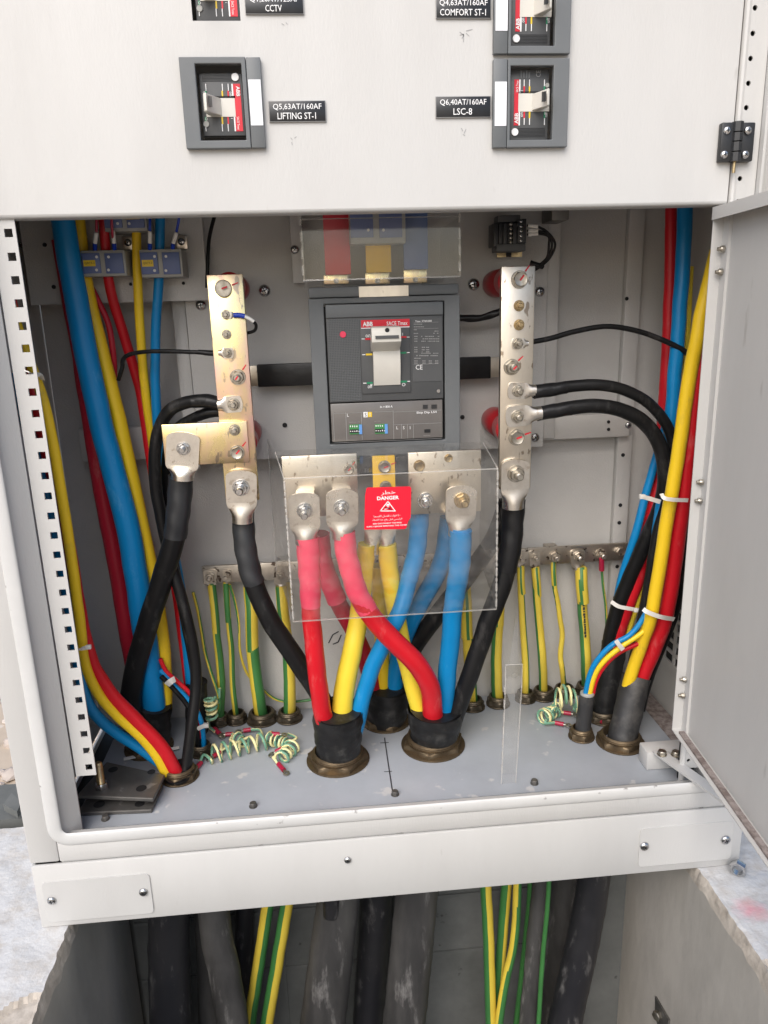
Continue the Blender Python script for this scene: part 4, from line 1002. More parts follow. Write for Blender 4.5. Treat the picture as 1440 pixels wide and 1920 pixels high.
core(t, [(708, 1060, 1.10), (712, 1150, 1.11), (716, 1230, 1.12), (718, 1300, 1.12)], 26, 'pvc_yellow', 'yellow core')
core(t, [(842, 970, 1.09), (828, 1055, 1.095), (795, 1120, 1.105), (764, 1180, 1.112), (745, 1245, 1.118), (738, 1300, 1.12)], (36, 32), 'pvc_blue', 'blue core')
core(t, [(952, 940, 1.085), (927, 1008, 1.09), (880, 1075, 1.10), (822, 1150, 1.11), (772, 1220, 1.118), (742, 1270, 1.122), (735, 1300, 1.122)], (34, 34), 'pvc_black', 'black core')

# --- left side cables
gS = gland(338, 1456, 72, 'brass gland beside the loose steel plates, with a four-core cable', .68)
t = thing('riser_cable', 'left four-core cable beside the perforated rail: yellow, red, blue and black cores', 'power cable', gS)
boot(t, gS, (334, 1446, 1.012), 46, 56, 'tape_black')
core(t, [(5, 520, .955), (38, 630, .95), (64, 700, .945), (89, 780, .945), (115, 920, .95), (130, 1020, .955), (150, 1165, .965), (158, 1240, .972), (182, 1297, .985), (220, 1342, .997), (263, 1380, 1.003), (294, 1417, 1.008), (318, 1460, 1.012)], (19, 20), 'pvc_yellow', 'yellow core')
core(t, [(0, 480, .985), (45, 680, .98), (97, 880, .975), (128, 1020, .975), (152, 1160, .98), (170, 1233, .985), (186, 1268, .992), (219, 1313, 1.0), (262, 1357, 1.006), (302, 1400, 1.01), (333, 1452, 1.015)], (24, 26), 'pvc_red', 'red core')
core(t, [(20, 700, .985), (70, 860, .98), (105, 1000, .978), (133, 1150, .975), (149, 1255, .975), (162, 1313, .985), (189, 1350, 1.0), (222, 1377, 1.012), (262, 1402, 1.018), (320, 1445, 1.02)], (24, 20), 'pvc_blue', 'blue core')
core(t, [(412, 758, 1.048), (380, 751, 1.048), (345, 756, 1.055), (318, 770, 1.06), (299, 803, 1.065), (290, 850, 1.065), (292, 905, 1.068), (300, 960, 1.07), (320, 1050, 1.07), (348, 1150, 1.06), (364, 1230, 1.055), (367, 1290, 1.05), (359, 1360, 1.035), (348, 1450, 1.018)], (24, 21), 'pvc_black', 'black core to the left busbar', ([(414, 758, 1.048), (390, 752, 1.048), (362, 753, 1.051)], (27, 25), 'tape_black'), ((437, 758), (455, 757), (425, 759), (412, 759), 31, 24, YBUS - .004))
bolt(438, 758, YBUS - .004, 12, 'nut', lb, 'zinc')
gM = onz(278, 1398)
gland(280, 1402, 92, 'brass gland under the big black boot at the far left', .8)
t = thing('riser_cable', 'thick left riser with big blue, yellow, red and black cores in one black boot', 'power cable', gM)
boot(t, gM, (291, 1322, 1.105), 78, 64)
core(t, [(110, 330, 1.07), (117, 405, 1.075), (146, 580, 1.08), (186, 780, 1.085), (217, 900, 1.09), (244, 1010, 1.095), (270, 1180, 1.10), (288, 1315, 1.105), (287, 1350, 1.108)], (42, 44), 'pvc_blue', 'blue core')
core(t, [(138, 330, 1.11), (146, 420, 1.11), (162, 540, 1.11), (190, 660, 1.11), (222, 785, 1.112), (249, 910, 1.115), (271, 1015, 1.118), (292, 1120, 1.12), (306, 1240, 1.12), (308, 1330, 1.12)], (27, 30), 'pvc_yellow', 'yellow core')
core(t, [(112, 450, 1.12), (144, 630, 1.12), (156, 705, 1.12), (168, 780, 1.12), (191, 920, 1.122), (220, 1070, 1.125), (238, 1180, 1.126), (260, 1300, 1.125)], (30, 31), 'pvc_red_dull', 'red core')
core(t, [(339, 888, 1.058), (334, 950, 1.055), (328, 1005, 1.055), (308, 1075, 1.06), (281, 1160, 1.068), (257, 1240, 1.078), (246, 1310, 1.085), (255, 1385, 1.10)], (40, 38), 'pvc_black', 'black core to the link bar', ([(339, 892, 1.058), (335, 948, 1.055), (328, 1007, 1.055)], (47, 43), 'shrink_grey'), ((344, 842), (344, 810), (341, 873), (339, 894), 62, 44, YLK - .005))
bolt(344, 841, YLK - .005, 13, 'nut', lk, 'steel_screw')
gK = gland(378, 1412, 44, 'small dark gland with a thin blue core beside the standing coil', .7, 'brass_dull')
gC = onz(368, 1372)
t = thing('ct_cable', 'riser whose red, yellow and blue cores pass through the current transformers', 'power cable', gC)
boot(t, gC, (368, 1278, 1.135), 44, 40, 'boot_black')
core(t, [(186, 330, 1.10), (196, 440, 1.10), (203, 520, 1.11), (214, 570, 1.12), (236, 640, 1.135), (257, 710, 1.145), (268, 760, 1.15), (290, 900, 1.15), (330, 1100, 1.145), (355, 1290, 1.14)], (18, 19), 'pvc_red', 'red core')
core(t, [(254, 330, 1.105), (256, 435, 1.105), (258, 520, 1.105), (263, 620, 1.11), (271, 720, 1.12), (282, 800, 1.13), (297, 900, 1.14), (325, 1040, 1.142), (352, 1200, 1.14), (362, 1290, 1.14)], (17, 16), 'pvc_yellow', 'yellow core')
core(t, [(301, 330, 1.10), (300, 420, 1.10), (298, 520, 1.105), (293, 600, 1.11), (291, 680, 1.115), (293, 760, 1.12), (305, 900, 1.125), (324, 1020, 1.128), (340, 1110, 1.13), (349, 1200, 1.132), (357, 1290, 1.135)], (18, 17), 'pvc_blue', 'blue core')
core(t, [(425, 772, 1.06), (398, 772, 1.062), (365, 783, 1.07), (333, 803, 1.08), (316, 840, 1.09), (312, 920, 1.10), (325, 1050, 1.115), (352, 1180, 1.125), (372, 1290, 1.132)], (18, 20), 'pvc_black', 'black core', ([(423, 772, 1.06), (398, 772, 1.062), (372, 780, 1.068)], 21, 'tape_black'))
t = thing('thin_cable', 'thin three-core cable, red, blue and black, tied near the far left boot', 'cable', gK)
core(t, [(300, 1235, 1.10), (312, 1259, 1.10), (335, 1280, 1.10), (357, 1302, 1.10), (372, 1340, 1.105), (376, 1420, 1.11)], 8, 'pvc_red')
core(t, [(300, 1256, 1.10), (326, 1285, 1.095), (350, 1308, 1.095), (370, 1335, 1.09), (380, 1366, 1.085), (383, 1420, 1.085)], 9, 'pvc_blue')
core(t, [(302, 1268, 1.09), (326, 1292, 1.09), (348, 1318, 1.09), (366, 1350, 1.085), (374, 1420, 1.085)], 9, 'pvc_black')
ptube('phase_wire', [(145, 330, 1.125), (150, 430, 1.125), (163, 518, 1.122), (178, 552, 1.12), (203, 607, 1.118), (213, 670, 1.12), (214, 720, 1.13)], 11, 'pvc_red_dull', label='thin dark red wire curving behind the thick yellow core at upper left', cat='wire')
# thin wires
ptube('control_wire', [(412, 380, 1.13), (401, 410, 1.125), (392, 450, 1.12), (389, 500, 1.115), (388, 540, 1.115)], 7, 'pvc_black', label='thin black wire dropping behind the top of the left busbar', cat='wire')
t = thing('control_wire', 'thin black wire lugged to the left busbar and bent down at its left end', 'wire', at(225, 700, 1.1))
lug(t, (427, 662), (438, 662), (420, 662), (412, 662), 20, 11, YBUS - .003)
ptube('conductor', [(414, 662, 1.045), (385, 661, 1.05), (330, 659, 1.06), (280, 659, 1.07), (245, 664, 1.08), (231, 674, 1.085), (229, 690, 1.09), (222, 712, 1.10)], 8, 'pvc_black', t)
ptube('sleeve', [(415, 662, 1.045), (395, 662, 1.048), (372, 660, 1.052)], (12, 9), 'tape_black', t, wob=.05)
bolt(427, 662, YBUS - .003, 9, 'nut', lb, 'zinc')
t = thing('control_wire', 'short wire with blue crimp and white marker on the left busbar', 'wire', at(470, 625, YBUS))
lug(t, (424, 590), (416, 589), (433, 591), (439, 591), 14, 8, YBUS - .002)
ptube('crimp', [(438, 591, 1.036), (449, 591, 1.036), (459, 593, 1.036)], 9, 'crimp_blue', t)
ptube('marker', [(458, 593, 1.036), (467, 597, 1.036), (476, 603, 1.037)], 7, 'marker_white', t)
ptube('conductor', [(474, 602, 1.037), (480, 609, 1.04), (478, 619, 1.045), (466, 624, 1.05), (455, 622, 1.056)], 6, 'pvc_black', t)
ptube('corrugated_hose', [(856, 596, 1.12), (885, 597, 1.12), (910, 594, 1.12), (944, 582, 1.115)], 13, 'tape_black', wob=.08, sub=16, label='short black corrugated hose between the breaker and the right busbar', cat='hose')

# --- right side cables
t = thing('control_wire', 'thin black wire arching from the right busbar to the right cable bundle', 'wire', at(1290, 665, 1.0))
lug(t, (971, 644), (960, 644), (981, 644), (989, 643), 19, 11, YBUS - .003)
ptube('conductor', [(986, 643, 1.045), (1030, 635, 1.05), (1080, 621, 1.055), (1140, 612, 1.06), (1200, 622, 1.06), (1250, 641, 1.055), (1285, 660, 1.05), (1310, 690, 1.05)], 10, 'pvc_black', t)
bolt(971, 644, YBUS - .003, 10, 'nut', rb, 'zinc')
gA = gland(1163, 1392, 86, 'brass gland under the dusty thick cable nearest the open door', .72)
t = thing('riser_cable', 'right four-core riser in a dusty grey boot, yellow and red cores in front', 'power cable', gA)
boot(t, gA, (1193, 1268, 1.055), 50, 50, 'boot_dusty', .03)
core(t, [(1345, 470, .985), (1318, 575, .985), (1306, 640, .985), (1294, 700, .99), (1275, 830, .995), (1257, 940, 1.0), (1245, 1010, 1.005), (1222, 1150, 1.015), (1204, 1205, 1.03), (1180, 1275, 1.045), (1172, 1310, 1.05)], (27, 23), 'pvc_yellow', 'yellow core')
core(t, [(1335, 600, .995), (1312, 690, .995), (1297, 800, 1.0), (1284, 915, 1.005), (1272, 1005, 1.01), (1249, 1150, 1.022), (1227, 1215, 1.035), (1201, 1276, 1.05), (1190, 1320, 1.052)], (28, 28), 'pvc_red', 'red core')
core(t, [(1320, 830, 1.03), (1300, 960, 1.035), (1285, 1050, 1.04), (1263, 1150, 1.045), (1240, 1210, 1.05), (1216, 1270, 1.06), (1200, 1330, 1.06)], 20, 'pvc_black', 'black core')
core(t, [(1285, 330, 1.07), (1284, 400, 1.07), (1281, 480, 1.065), (1273, 600, 1.06), (1265, 700, 1.06), (1258, 790, 1.06), (1248, 880, 1.055), (1236, 980, 1.05), (1224, 1080, 1.05), (1205, 1200, 1.055), (1190, 1290, 1.06)], (29, 20), 'pvc_blue', 'blue core')
gD = gland(1130, 1346, 62, 'brass gland at the rear of the right cable bundle', .72, 'brass_dull')
t = thing('riser_cable', 'rear right riser: black core bending over from the lower right busbar lug', 'power cable', gD)
boot(t, gD, (1152, 1205, 1.12), 40, 44)
core(t, [(1006, 777, 1.045), (1035, 771, 1.045), (1075, 764, 1.045), (1120, 761, 1.045), (1165, 769, 1.045), (1205, 790, 1.045), (1232, 825, 1.045), (1245, 870, 1.045), (1246, 915, 1.05), (1232, 965, 1.06), (1205, 1025, 1.075), (1178, 1090, 1.09), (1155, 1150, 1.10), (1140, 1215, 1.115)], (26, 26), 'pvc_black', 'black core', ([(1008, 776, 1.045), (1035, 771, 1.045), (1070, 765, 1.045)], (27, 27), 'tape_black'), ((970, 780), (948, 783), (985, 779), (1009, 777), 38, 25, YBUS - .005))
bolt(970, 781, YBUS - .005, 12, 'nut', rb, 'zinc')
core(t, [(1258, 330, 1.10), (1258, 420, 1.10), (1257, 520, 1.10), (1253, 640, 1.10), (1249, 720, 1.10), (1238, 880, 1.10), (1214, 1000, 1.095), (1192, 1090, 1.095), (1166, 1160, 1.105), (1148, 1225, 1.115)], (20, 30), 'pvc_red', 'red core')
core(t, [(1294, 500, 1.085), (1288, 620, 1.08), (1278, 740, 1.08), (1255, 900, 1.085), (1232, 1000, 1.09), (1213, 1060, 1.095), (1193, 1135, 1.10), (1176, 1190, 1.11), (1165, 1230, 1.12)], (13, 12), 'pvc_lemon', 'yellow core')
core(t, [(1275, 640, 1.09), (1252, 780, 1.09), (1230, 860, 1.09), (1210, 930, 1.09), (1192, 1000, 1.09), (1165, 1090, 1.105), (1140, 1220, 1.12)], 15, 'pvc_blue', 'blue core')
t = thing('riser_cable', 'black core bending over from the upper right busbar lug into the bundle', 'power cable', at(1235, 1000, 1.05))
core(t, [(998, 735, 1.045), (1030, 731, 1.045), (1075, 724, 1.045), (1125, 722, 1.045), (1170, 731, 1.045), (1212, 753, 1.045), (1243, 785, 1.045), (1259, 820, 1.045), (1262, 860, 1.045), (1250, 930, 1.045), (1230, 1010, 1.045), (1215, 1100, 1.05), (1195, 1200, 1.06), (1175, 1300, 1.075)], (23, 16), 'pvc_black', None, ([(1000, 735, 1.045), (1030, 731, 1.045), (1062, 726, 1.045)], (27, 24), 'tape_black'), ((970, 733), (952, 733), (984, 733), (1000, 735), 30, 22, YBUS - .004))
bolt(971, 733, YBUS - .004, 11, 'nut', rb, 'zinc')
gE = gland(1090, 1382, 47, 'small brass gland under the slim grey sleeve with three thin cores', .66)
t = thing('thin_cable', 'slim grey sleeve at right with thin blue, yellow and red cores bending to the bundle', 'cable', gE)
boot(t, gE, (1101, 1302, 1.04), 28, 27, 'boot_dusty', .01)
MB().lathe(at(1101, 1302, 1.04), (0, .1, 1), [(.0105, -.002), (.0112, 0), (.0112, .002), (.0105, .004)], 20).build('end_ring', 'ct_grey', t)
core(t, [(1225, 1120, 1.02), (1203, 1164, 1.02), (1179, 1192, 1.02), (1148, 1209, 1.022), (1123, 1234, 1.026), (1107, 1262, 1.032), (1096, 1310, 1.04)], 10, 'pvc_blue')
core(t, [(1228, 1150, 1.022), (1206, 1184, 1.02), (1165, 1212, 1.02), (1133, 1239, 1.024), (1115, 1266, 1.03), (1103, 1310, 1.038)], 10, 'pvc_yellow')
core(t, [(1200, 1205, 1.028), (1160, 1224, 1.028), (1132, 1250, 1.03), (1117, 1277, 1.034), (1109, 1310, 1.04)], 9, 'pvc_red')
# ties
tie('white cable tie round the black cores at right, level with the lower lug', [(1199, 930, 1.03), (1215, 934, 1.03), (1238, 941, 1.033)], 8, (1204, 931, 1.028))
tie('white cable tie round the yellow and red cores at right, upper one', [(1240, 926, .99), (1246, 934, .983), (1264, 937, .982), (1290, 938, .986)], 7)
tie('white cable tie across the rear red core at right', [(1146, 1128, 1.075), (1160, 1137, 1.072), (1180, 1141, 1.072), (1195, 1144, 1.078)], 7, (1193, 1144, 1.07))
tie('white cable tie round the yellow and red cores at right, lower one', [(1206, 1142, 1.003), (1215, 1148, .998), (1240, 1157, .998), (1264, 1161, 1.008)], 8)
tie('small white cable tie round the thin cores at right', [(1155, 1201, 1.012), (1160, 1208, 1.012), (1168, 1218, 1.014)], 8)
tie('white cable tie threaded through the perforated rail, upper one', [(50, 696, .902), (62, 702, .925), (75, 703, .93), (80, 712, .94)], 9, (66, 703, .925))
tie('white cable tie threaded through the perforated rail, lower one', [(130, 1221, .91), (150, 1217, .945), (168, 1213, .955)], 8, (166, 1213, .95))
tie('white cable tie on the thin cable near the far left boot', [(313, 1284, 1.085), (320, 1278, 1.08), (328, 1273, 1.085)], 12)
tie('white cable tie on the thin blue core near the standing coil', [(370, 1367, 1.08), (380, 1362, 1.075), (390, 1358, 1.08)], 8, (386, 1360, 1.075))
lt = MB(); a_, b_ = onz(232, 1424, FLOORZ + .004), onz(336, 1402, FLOORZ + .004); d = (b_ - a_).normalized(); s_ = Vector((-d.y, d.x, 0)) * .0035
lt.add([a_ - s_, b_ - s_, b_ + s_, a_ + s_, a_ - s_ + Vector((0, 0, .0014)), b_ - s_ + Vector((0, 0, .0014)), b_ + s_ + Vector((0, 0, .0014)), a_ + s_ + Vector((0, 0, .0014))], [(0, 1, 2, 3), (4, 5, 6, 7), (0, 1, 5, 4), (1, 2, 6, 5), (2, 3, 7, 6), (3, 0, 4, 7)])
lt.build('loose_strap', 'tie_white', None, 'white plastic strap lying on the floor behind the steel plates', 'strap')

# ================================================================== CURRENT TRANSFORMERS
def ct(x0, y0, x1, y1, tag_, label, Y=1.085, dep=.045, flip=False):
    t = thing('current_transformer', label, 'transformer', at((x0 + x1) / 2, y1, Y), 'current transformers')
    pbox('case', x0, y0, x1, y1, Y, dep, 'ct_grey', t, .0015)
    w = x1 - x0; h = y1 - y0
    for k, (a, b) in enumerate(((.01, .42), (.53, .94))):
        c = pbox('terminal_cover', x0 + w * a, y0 + h * .11, x0 + w * b, y1 - h * .11, Y - .002, .003, 'ct_blue', t, .0006)
        for yy in (.26, .76):
            xx = x0 + w * (b - .08 if k == 0 else a + .08); bolt(xx, y0 + h * yy, Y - .002, 2.6, 'round', c, 'marker_white', name='terminal_hole')
    if tag_:
        s = pbox('tag', x0 + w * .04, y0 + h * .38, x0 + w * .31, y0 + h * .62, Y - .0027, .0006, 'yellow_print', t); text(tag_, x0 + w * .175, y0 + h * .5, Y - .0027, 4.5, 'black_void', s, w * .22)
    return t
ct(153, 469, 236, 518, 'Q3CT-1', 'blue and grey current transformer tagged Q3CT-1')
ct(263, 467, 342, 520, 'Q3CT-2', 'blue and grey current transformer tagged Q3CT-2')
t = ct(193, 372, 274, 434, None, 'current transformer half hidden under the upper door at left'); 
s = pbox('tag', 236, 400, 261, 411, 1.082, .0006, 'yellow_print', t); text('Q3CT-R', 248, 406, 1.082, 4.5, 'black_void', s, 20)
ct(655, 350, 760, 457, None, 'current transformer seen through the upper clear shroud', 1.045, .028)
for (x, y) in ((240, 455), (340, 453)):
    b = thing('clip_bracket', 'small tinned clip bracket ' + ('between the two tagged current transformers' if x < 300 else 'at the upper right of the Q3CT-2 transformer'), 'bracket', at(x, y + 12, 1.125))
    pbox('plate', x - 10, y - 12, x + 11, y + 14, 1.125, .010, 'tin', b, .001); bolt(x, y, 1.125, 7, 'pan', b, 'steel_screw', name='screw')
for (pl, m, mk_, lab) in (([(180, 380, 1.08), (181, 430, 1.08), (178, 468, 1.088)], 'crimp_red', (181, 436, 178, 456), 'red signal wire with white marker, left one on the Q3CT-1 transformer'), ([(209, 380, 1.07), (210, 430, 1.072), (215, 468, 1.088)], 'crimp_red', (211, 432, 214, 456), 'red signal wire with white marker, right one on the Q3CT-1 transformer'),
                          ([(281, 380, 1.08), (281, 430, 1.08), (281, 468, 1.088)], 'crimp_blue', (281, 434, 281, 456), 'blue signal wire with white marker, left one on the Q3CT-2 transformer'), ([(340, 380, 1.07), (334, 420, 1.075), (324, 466, 1.088)], 'crimp_blue', (331, 436, 325, 456), 'blue signal wire with white marker, right one on the Q3CT-2 transformer')):
    t = thing('signal_wire', lab, 'wire', at(*pl[-1])); ptube('conductor', pl, 5, m, t, n=10)
    ptube('marker', [(mk_[0], mk_[1], 1.076), ((mk_[0] + mk_[2]) / 2, (mk_[1] + mk_[3]) / 2, 1.078), (mk_[2], mk_[3], 1.08)], 8, 'marker_white', t, n=12)
    ptube('ferrule', [(mk_[2], mk_[3], 1.08), pl[-1]], 8, 'crimp_blue', t, n=10)

# ================================================================== TERMINAL BLOCK top right
t = thing('terminal_block', 'small black terminal block on a rail stub above the right busbar', 'terminal block', at(957, 482, 1.12))
pbox('rail', 932, 460, 979, 482, 1.135, .004, 'zinc_gold', t)
pbox('rail_slot', 949, 473, 959, 482, 1.1345, .001, 'black_void', t)
for k in range(5): pbox('segment', 926 + k * 9, 418, 934.2 + k * 9, 467 if k else 462, 1.10 + .002 * (k % 2), .034, 'dark_plastic', t, .0008)
pbox('end_clamp', 934, 403, 976, 417, 1.108, .026, 'grey_face', t, .001); pbox('end_clamp', 931, 457, 986, 471, 1.098, .03, 'grey_face', t, .001)
pbox('segment', 971, 410, 987, 456, 1.098, .036, 'dark_plastic', t, .001)
for k in range(5): bolt(977, 415 + k * 9, 1.0975, 3, 'pan', t, 'steel_screw', name='screw')
for k in range(5): bolt(958, 420 + k * 8.5, 1.0998, 3, 'pan', t, 'zinc', name='screw')
for i, (y, xr, lab) in enumerate(((423, 1041, 'outermost of the three black wires looping down from the terminal block'), (433, 1035, 'middle of the three black wires looping down from the terminal block'), (440, 1029, 'innermost of the three black wires looping down from the terminal block'))):
    t = thing('looped_wire', lab, 'wire', at(1005, 505, 1.12))
    ptube('conductor', [(988, y, 1.11), (1008, y + 2 - i * 2, 1.108), (1028, 437 + i * 3, 1.106), (xr, 458, 1.108), (1032 - i * 3, 482, 1.112), (1016 - i * 3, 498, 1.12), (1004 - i * 2, 506, 1.13)], 4.6, 'pvc_black', t, n=10)
    ptube('marker', [(990, y, 1.108), (1000, y + 1 - i, 1.1075), (1009, y + 2 - i * 2, 1.106)], 7.5, 'marker_white', t, n=12)
ptube('wire_hub', [(994, 494, 1.125), (1006, 497, 1.122), (1018, 500, 1.125)], (13, 9), 'tape_black', label='black tape knot gathering the looped wires behind the right busbar', cat='tape', wob=.06)
pbox('door_catch', 1035, 370, 1068, 413, 1.10, .05, 'dark_steel', None, .002, label='dark metal catch hanging under the upper door, right of the terminal block', cat='catch')

# ================================================================== CLEAR SHROUDS
def sheet(mb, pts, th=.0022, mi=0):
    """flat sheet from corner points, given a real thickness"""
    P = [Vector(p) for p in pts]; n = (P[1] - P[0]).cross(P[2] - P[0]).normalized() * th
    k = len(P); v = P + [p + n for p in P]
    mb.add(v, [list(range(k)), list(range(2 * k - 1, k - 1, -1))] + [[i, (i + 1) % k, (i + 1) % k + k, i + k] for i in range(k)], mi)
YQ = .968
sh = thing('clear_shroud', 'clear acrylic shroud in front of the main breaker lower terminals, with danger sticker', 'shroud', at(735, 1155, YQ))
x0, x1 = (at(535, 893, YQ).x + at(547, 1160, YQ).x) / 2, (at(938, 884, YQ).x + at(926, 1143, YQ).x) / 2
zt_, zb_ = (at(535, 893, YQ).z + at(938, 884, YQ).z) / 2, (at(547, 1165, YQ).z + at(925, 1143, YQ).z) / 2
mb = MB(); sheet(mb, [(x0, YQ, zb_), (x1, YQ, zb_), (x1, YQ, zt_), (x0, YQ, zt_)]); mb.build('front_sheet', 'acrylic', sh, smooth=False)
yb_ = 1.10
ztb = at(520, 822, yb_).z
for x, xr in ((x0, at(511, 960, yb_).x), (x1, x1 + .004)):
    mb = MB(); sheet(mb, [(x, YQ + .003, zb_ + .002), (xr, yb_, zb_ + .03), (xr, yb_, ztb), (x, YQ + .003, zt_ - .001)], .0022); mb.build('side_sheet', 'acrylic', sh, smooth=False)
mb = MB(); sheet(mb, [(x0 + .001, YQ + .002, zt_ + .0005), (x1 - .001, YQ + .002, zt_ + .0005), (x1 - .001, 1.054, ztb - .012), (at(517, 860, 1.054).x, 1.054, ztb - .012)], .0022); mb.build('top_sheet', 'acrylic', sh, smooth=False)
mb = MB()
for xx, dx in ((x0, -1), (x1, 1)):
    z = zb_ + .004; k = 0
    while z < zt_ - .012:
        L_ = .011 if k % 2 == 0 else .004
        mb.box(xx - .0012, xx + .0012, YQ - .0006, YQ + .0025, z, z + L_); z += L_ + .004; k += 1
mb.build('fold_slit', 'acrylic_glint', sh, smooth=False, kind='stuff')
mb = MB()
mb.box(x0, x1, YQ - .0008, YQ + .0024, zb_ - .0008, zb_); mb.box(x0, x1, YQ - .0012, YQ + .001, zt_, zt_ + .0012)
mb.box(x0 - .0004, x0 + .0006, YQ - .001, YQ, zb_, zt_); mb.box(x1 - .0006, x1 + .0004, YQ - .001, YQ, zb_, zt_)
rl_b, rr_b = Vector((at(517, 860, 1.054).x, 1.054, ztb - .012)), Vector((x1 - .001, 1.054, ztb - .012))
mb.tube([Vector((x0, YQ, zt_)), rl_b], .0007, 6); mb.tube([Vector((x1, YQ, zt_)), rr_b], .0007, 6)
mb.tube([Vector((at(511, 960, yb_).x, yb_, ztb)), Vector((at(511, 960, yb_).x, yb_, zb_ + .03))], .0008, 6)
mb.build('edge_glint', 'acrylic_glint', sh, smooth=False)  # pale strips and tubes draw glints along the sheet edges
# danger sticker
ys = YQ - .0030
def zx(px, py, Y): p = at(px, py, Y); return (p.x, p.z)
st = MB().prism([zx(*p, ys) for p in ((683, 993), (684.5, 929), (687, 916), (690, 914), (768, 912), (771, 915), (770, 970), (765, 978), (762, 990), (758, 992))], ys, ys + .0004).build('danger_sticker', 'sticker_red', sh, smooth=False)
text('\ufeae\ufec4\ufea7', 728, 924, ys, 9, 'white_print', st, 27)
text('DANGER', 727.5, 933.5, ys, 7, 'white_print', st, 41, bold=.03)
tr_ = MB()
def trib(pts, w):
    for a, b in zip(pts, pts[1:] + pts[:1]):
        A, B = at(*a, ys - .0003), at(*b, ys - .0003); d = (B - A).normalized(); n_ = Vector((-d.z, 0, d.x)) * w
        tr_.add([A - n_ - d * w, B - n_ + d * w, B + n_ + d * w, A + n_ - d * w], [(0, 1, 2, 3)])
trib([(713, 958), (741, 958), (727.5, 940)], .0006)
trib([(721.5, 951.5), (733.5, 955)], .0005); trib([(721.5, 955), (733.5, 951.5)], .0005)
for cxp, cyp, rx, ry in ((727.5, 947, 3.0, 2.7), (727.5, 949.4, 1.8, 1.6)):
    o = at(cxp, cyp, ys - .0004); a_ = wid(cxp, cyp, ys, rx); b_ = a_ * ry / rx
    tr_.add([(o.x + a_ * math.cos(k * math.pi / 8), o.y, o.z + b_ * math.sin(k * math.pi / 8)) for k in range(16)], [list(range(16))])
tr_.build('warning_symbol', 'white_print', st, smooth=False)
text('\ufe8e\ufee4\ufeb4\ufed8\ufedf\u0627 \ufede\ufebc\ufed3\u0627 \ufe96\ufedf\ufeee\ufed3 \u0664\u0660\u0660', 726, 967.5, ys, 5, 'white_print', st, 50)
text('\u0621\ufe8e\ufec4\ufed0\ufedf\u0627 \u0627\ufeac\ufeeb \ufeca\ufed3\u0631 \ufede\ufe92\ufed7 \ufef2\ufeb4\ufef4\ufe8b\ufeae\ufedf\u0627', 726, 974.5, ys, 5, 'white_print', st, 56)
text('400V DISCONNECT THE MAIN', 726, 981, ys, 2.6, 'white_print', st, 54, bold=.015)
text('SUPPLY BEFORE REMOVING THIS COVER', 725.5, 986, ys, 2.6, 'white_print', st, 76, bold=.015)
# upper shroud
YU = 1.00
us = thing('clear_shroud', 'clear acrylic shroud over the bars above the main breaker', 'shroud', at(714, 525, YU))
x0, x1 = (at(566, 470, YU).x), at(862, 465, YU).x; z0, z1 = at(714, 522, YU).z, at(714, 409, YU).z
mb = MB(); sheet(mb, [(x0, YU, z0), (x1, YU, z0), (x1, YU, z1), (x0, YU, z1)]); mb.build('front_sheet', 'acrylic', us, smooth=False)
for x in (x0, x1): mb = MB(); sheet(mb, [(x, YU + .003, z0), (x, YP - .004, z0 + .004), (x, YP - .004, z1), (x, YU + .003, z1)]); mb.build('side_sheet', 'acrylic', us, smooth=False)
mb = MB(); sheet(mb, [(x0, YU + .003, z0 - .001), (x1, YU + .003, z0 - .001), (x1, YU + .03, z0 - .008), (x0, YU + .03, z0 - .008)]); mb.build('bottom_sheet', 'acrylic', us, smooth=False)
mb = MB(); mb.box(x0, x1, YU - .0008, YU + .002, z0 - .0008, z0); mb.box(x0, x1, YU - .0008, YU + .002, z1, z1 + .001)
for xx in (x0, x1):
    for k in range(4): mb.box(xx - .0014, xx + .0014, YU - .0008, YU + .003, z0 + .006 + k * .02, z0 + .018 + k * .02)
mb.build('edge_glint', 'acrylic_glint', us, smooth=False)
fl_ = thing('shroud_flange', 'pale flange plate with a screw at the left of the upper clear shroud', 'bracket', at(556, 532, 1.13))
pbox('plate', 546, 395, 568, 531, 1.13, .012, 'paint', fl_, .001); bolt(553, 468, 1.13, 8, 'pan', fl_, 'steel_screw', name='screw')
# loose clear strip standing on the floor at right
cs = thing('clear_strip', 'loose clear acrylic strip with a round hole standing on the floor at right', 'acrylic strip', onz(955, 1470))
B0 = onz(953, 1470); yy = B0.y; 
Xa, Xb = at(940, 1470, yy).x, at(967, 1470, yy).x; zz1 = at(965, 1246, yy).z
mb = MB(); hc_ = at(965, 1267, yy); cell_round(mb, Xa + .004, Xb + .006, hc_.z - .016, zz1, hc_.x, hc_.z, .0042, yy, yy + .0022)
mb.add([(Xa, yy, FLOORZ + .001), (Xb, yy, FLOORZ + .001), (Xb + .006, yy, hc_.z - .016), (Xa + .004, yy, hc_.z - .016)], [(0, 1, 2, 3)]); mb.build('strip', 'acrylic_dusty', cs, smooth=False)
mb = MB()
mb.tube([Vector((Xa, yy, FLOORZ + .001)), Vector((Xa + .004, yy, hc_.z - .016)), Vector((Xa + .004, yy, zz1))], .0008, 6); mb.tube([Vector((Xb, yy, FLOORZ + .001)), Vector((Xb + .006, yy, hc_.z - .016)), Vector((Xb + .006, yy, zz1)), Vector((Xa + .004, yy, zz1))], .0008, 6)
mb.build('edge_glint', 'acrylic_glint', cs)
mb = MB(); Q0 = at(962, 1246, yy + .001); Q1 = at(970, 1158, yy + .06)
sheet(mb, [Q0 + Vector((-.006, 0, 0)), Q0 + Vector((.008, 0, 0)), Q1, Q1 + Vector((-.003, 0, 0))]); mb.build('bent_tongue', 'acrylic', cs, smooth=False)
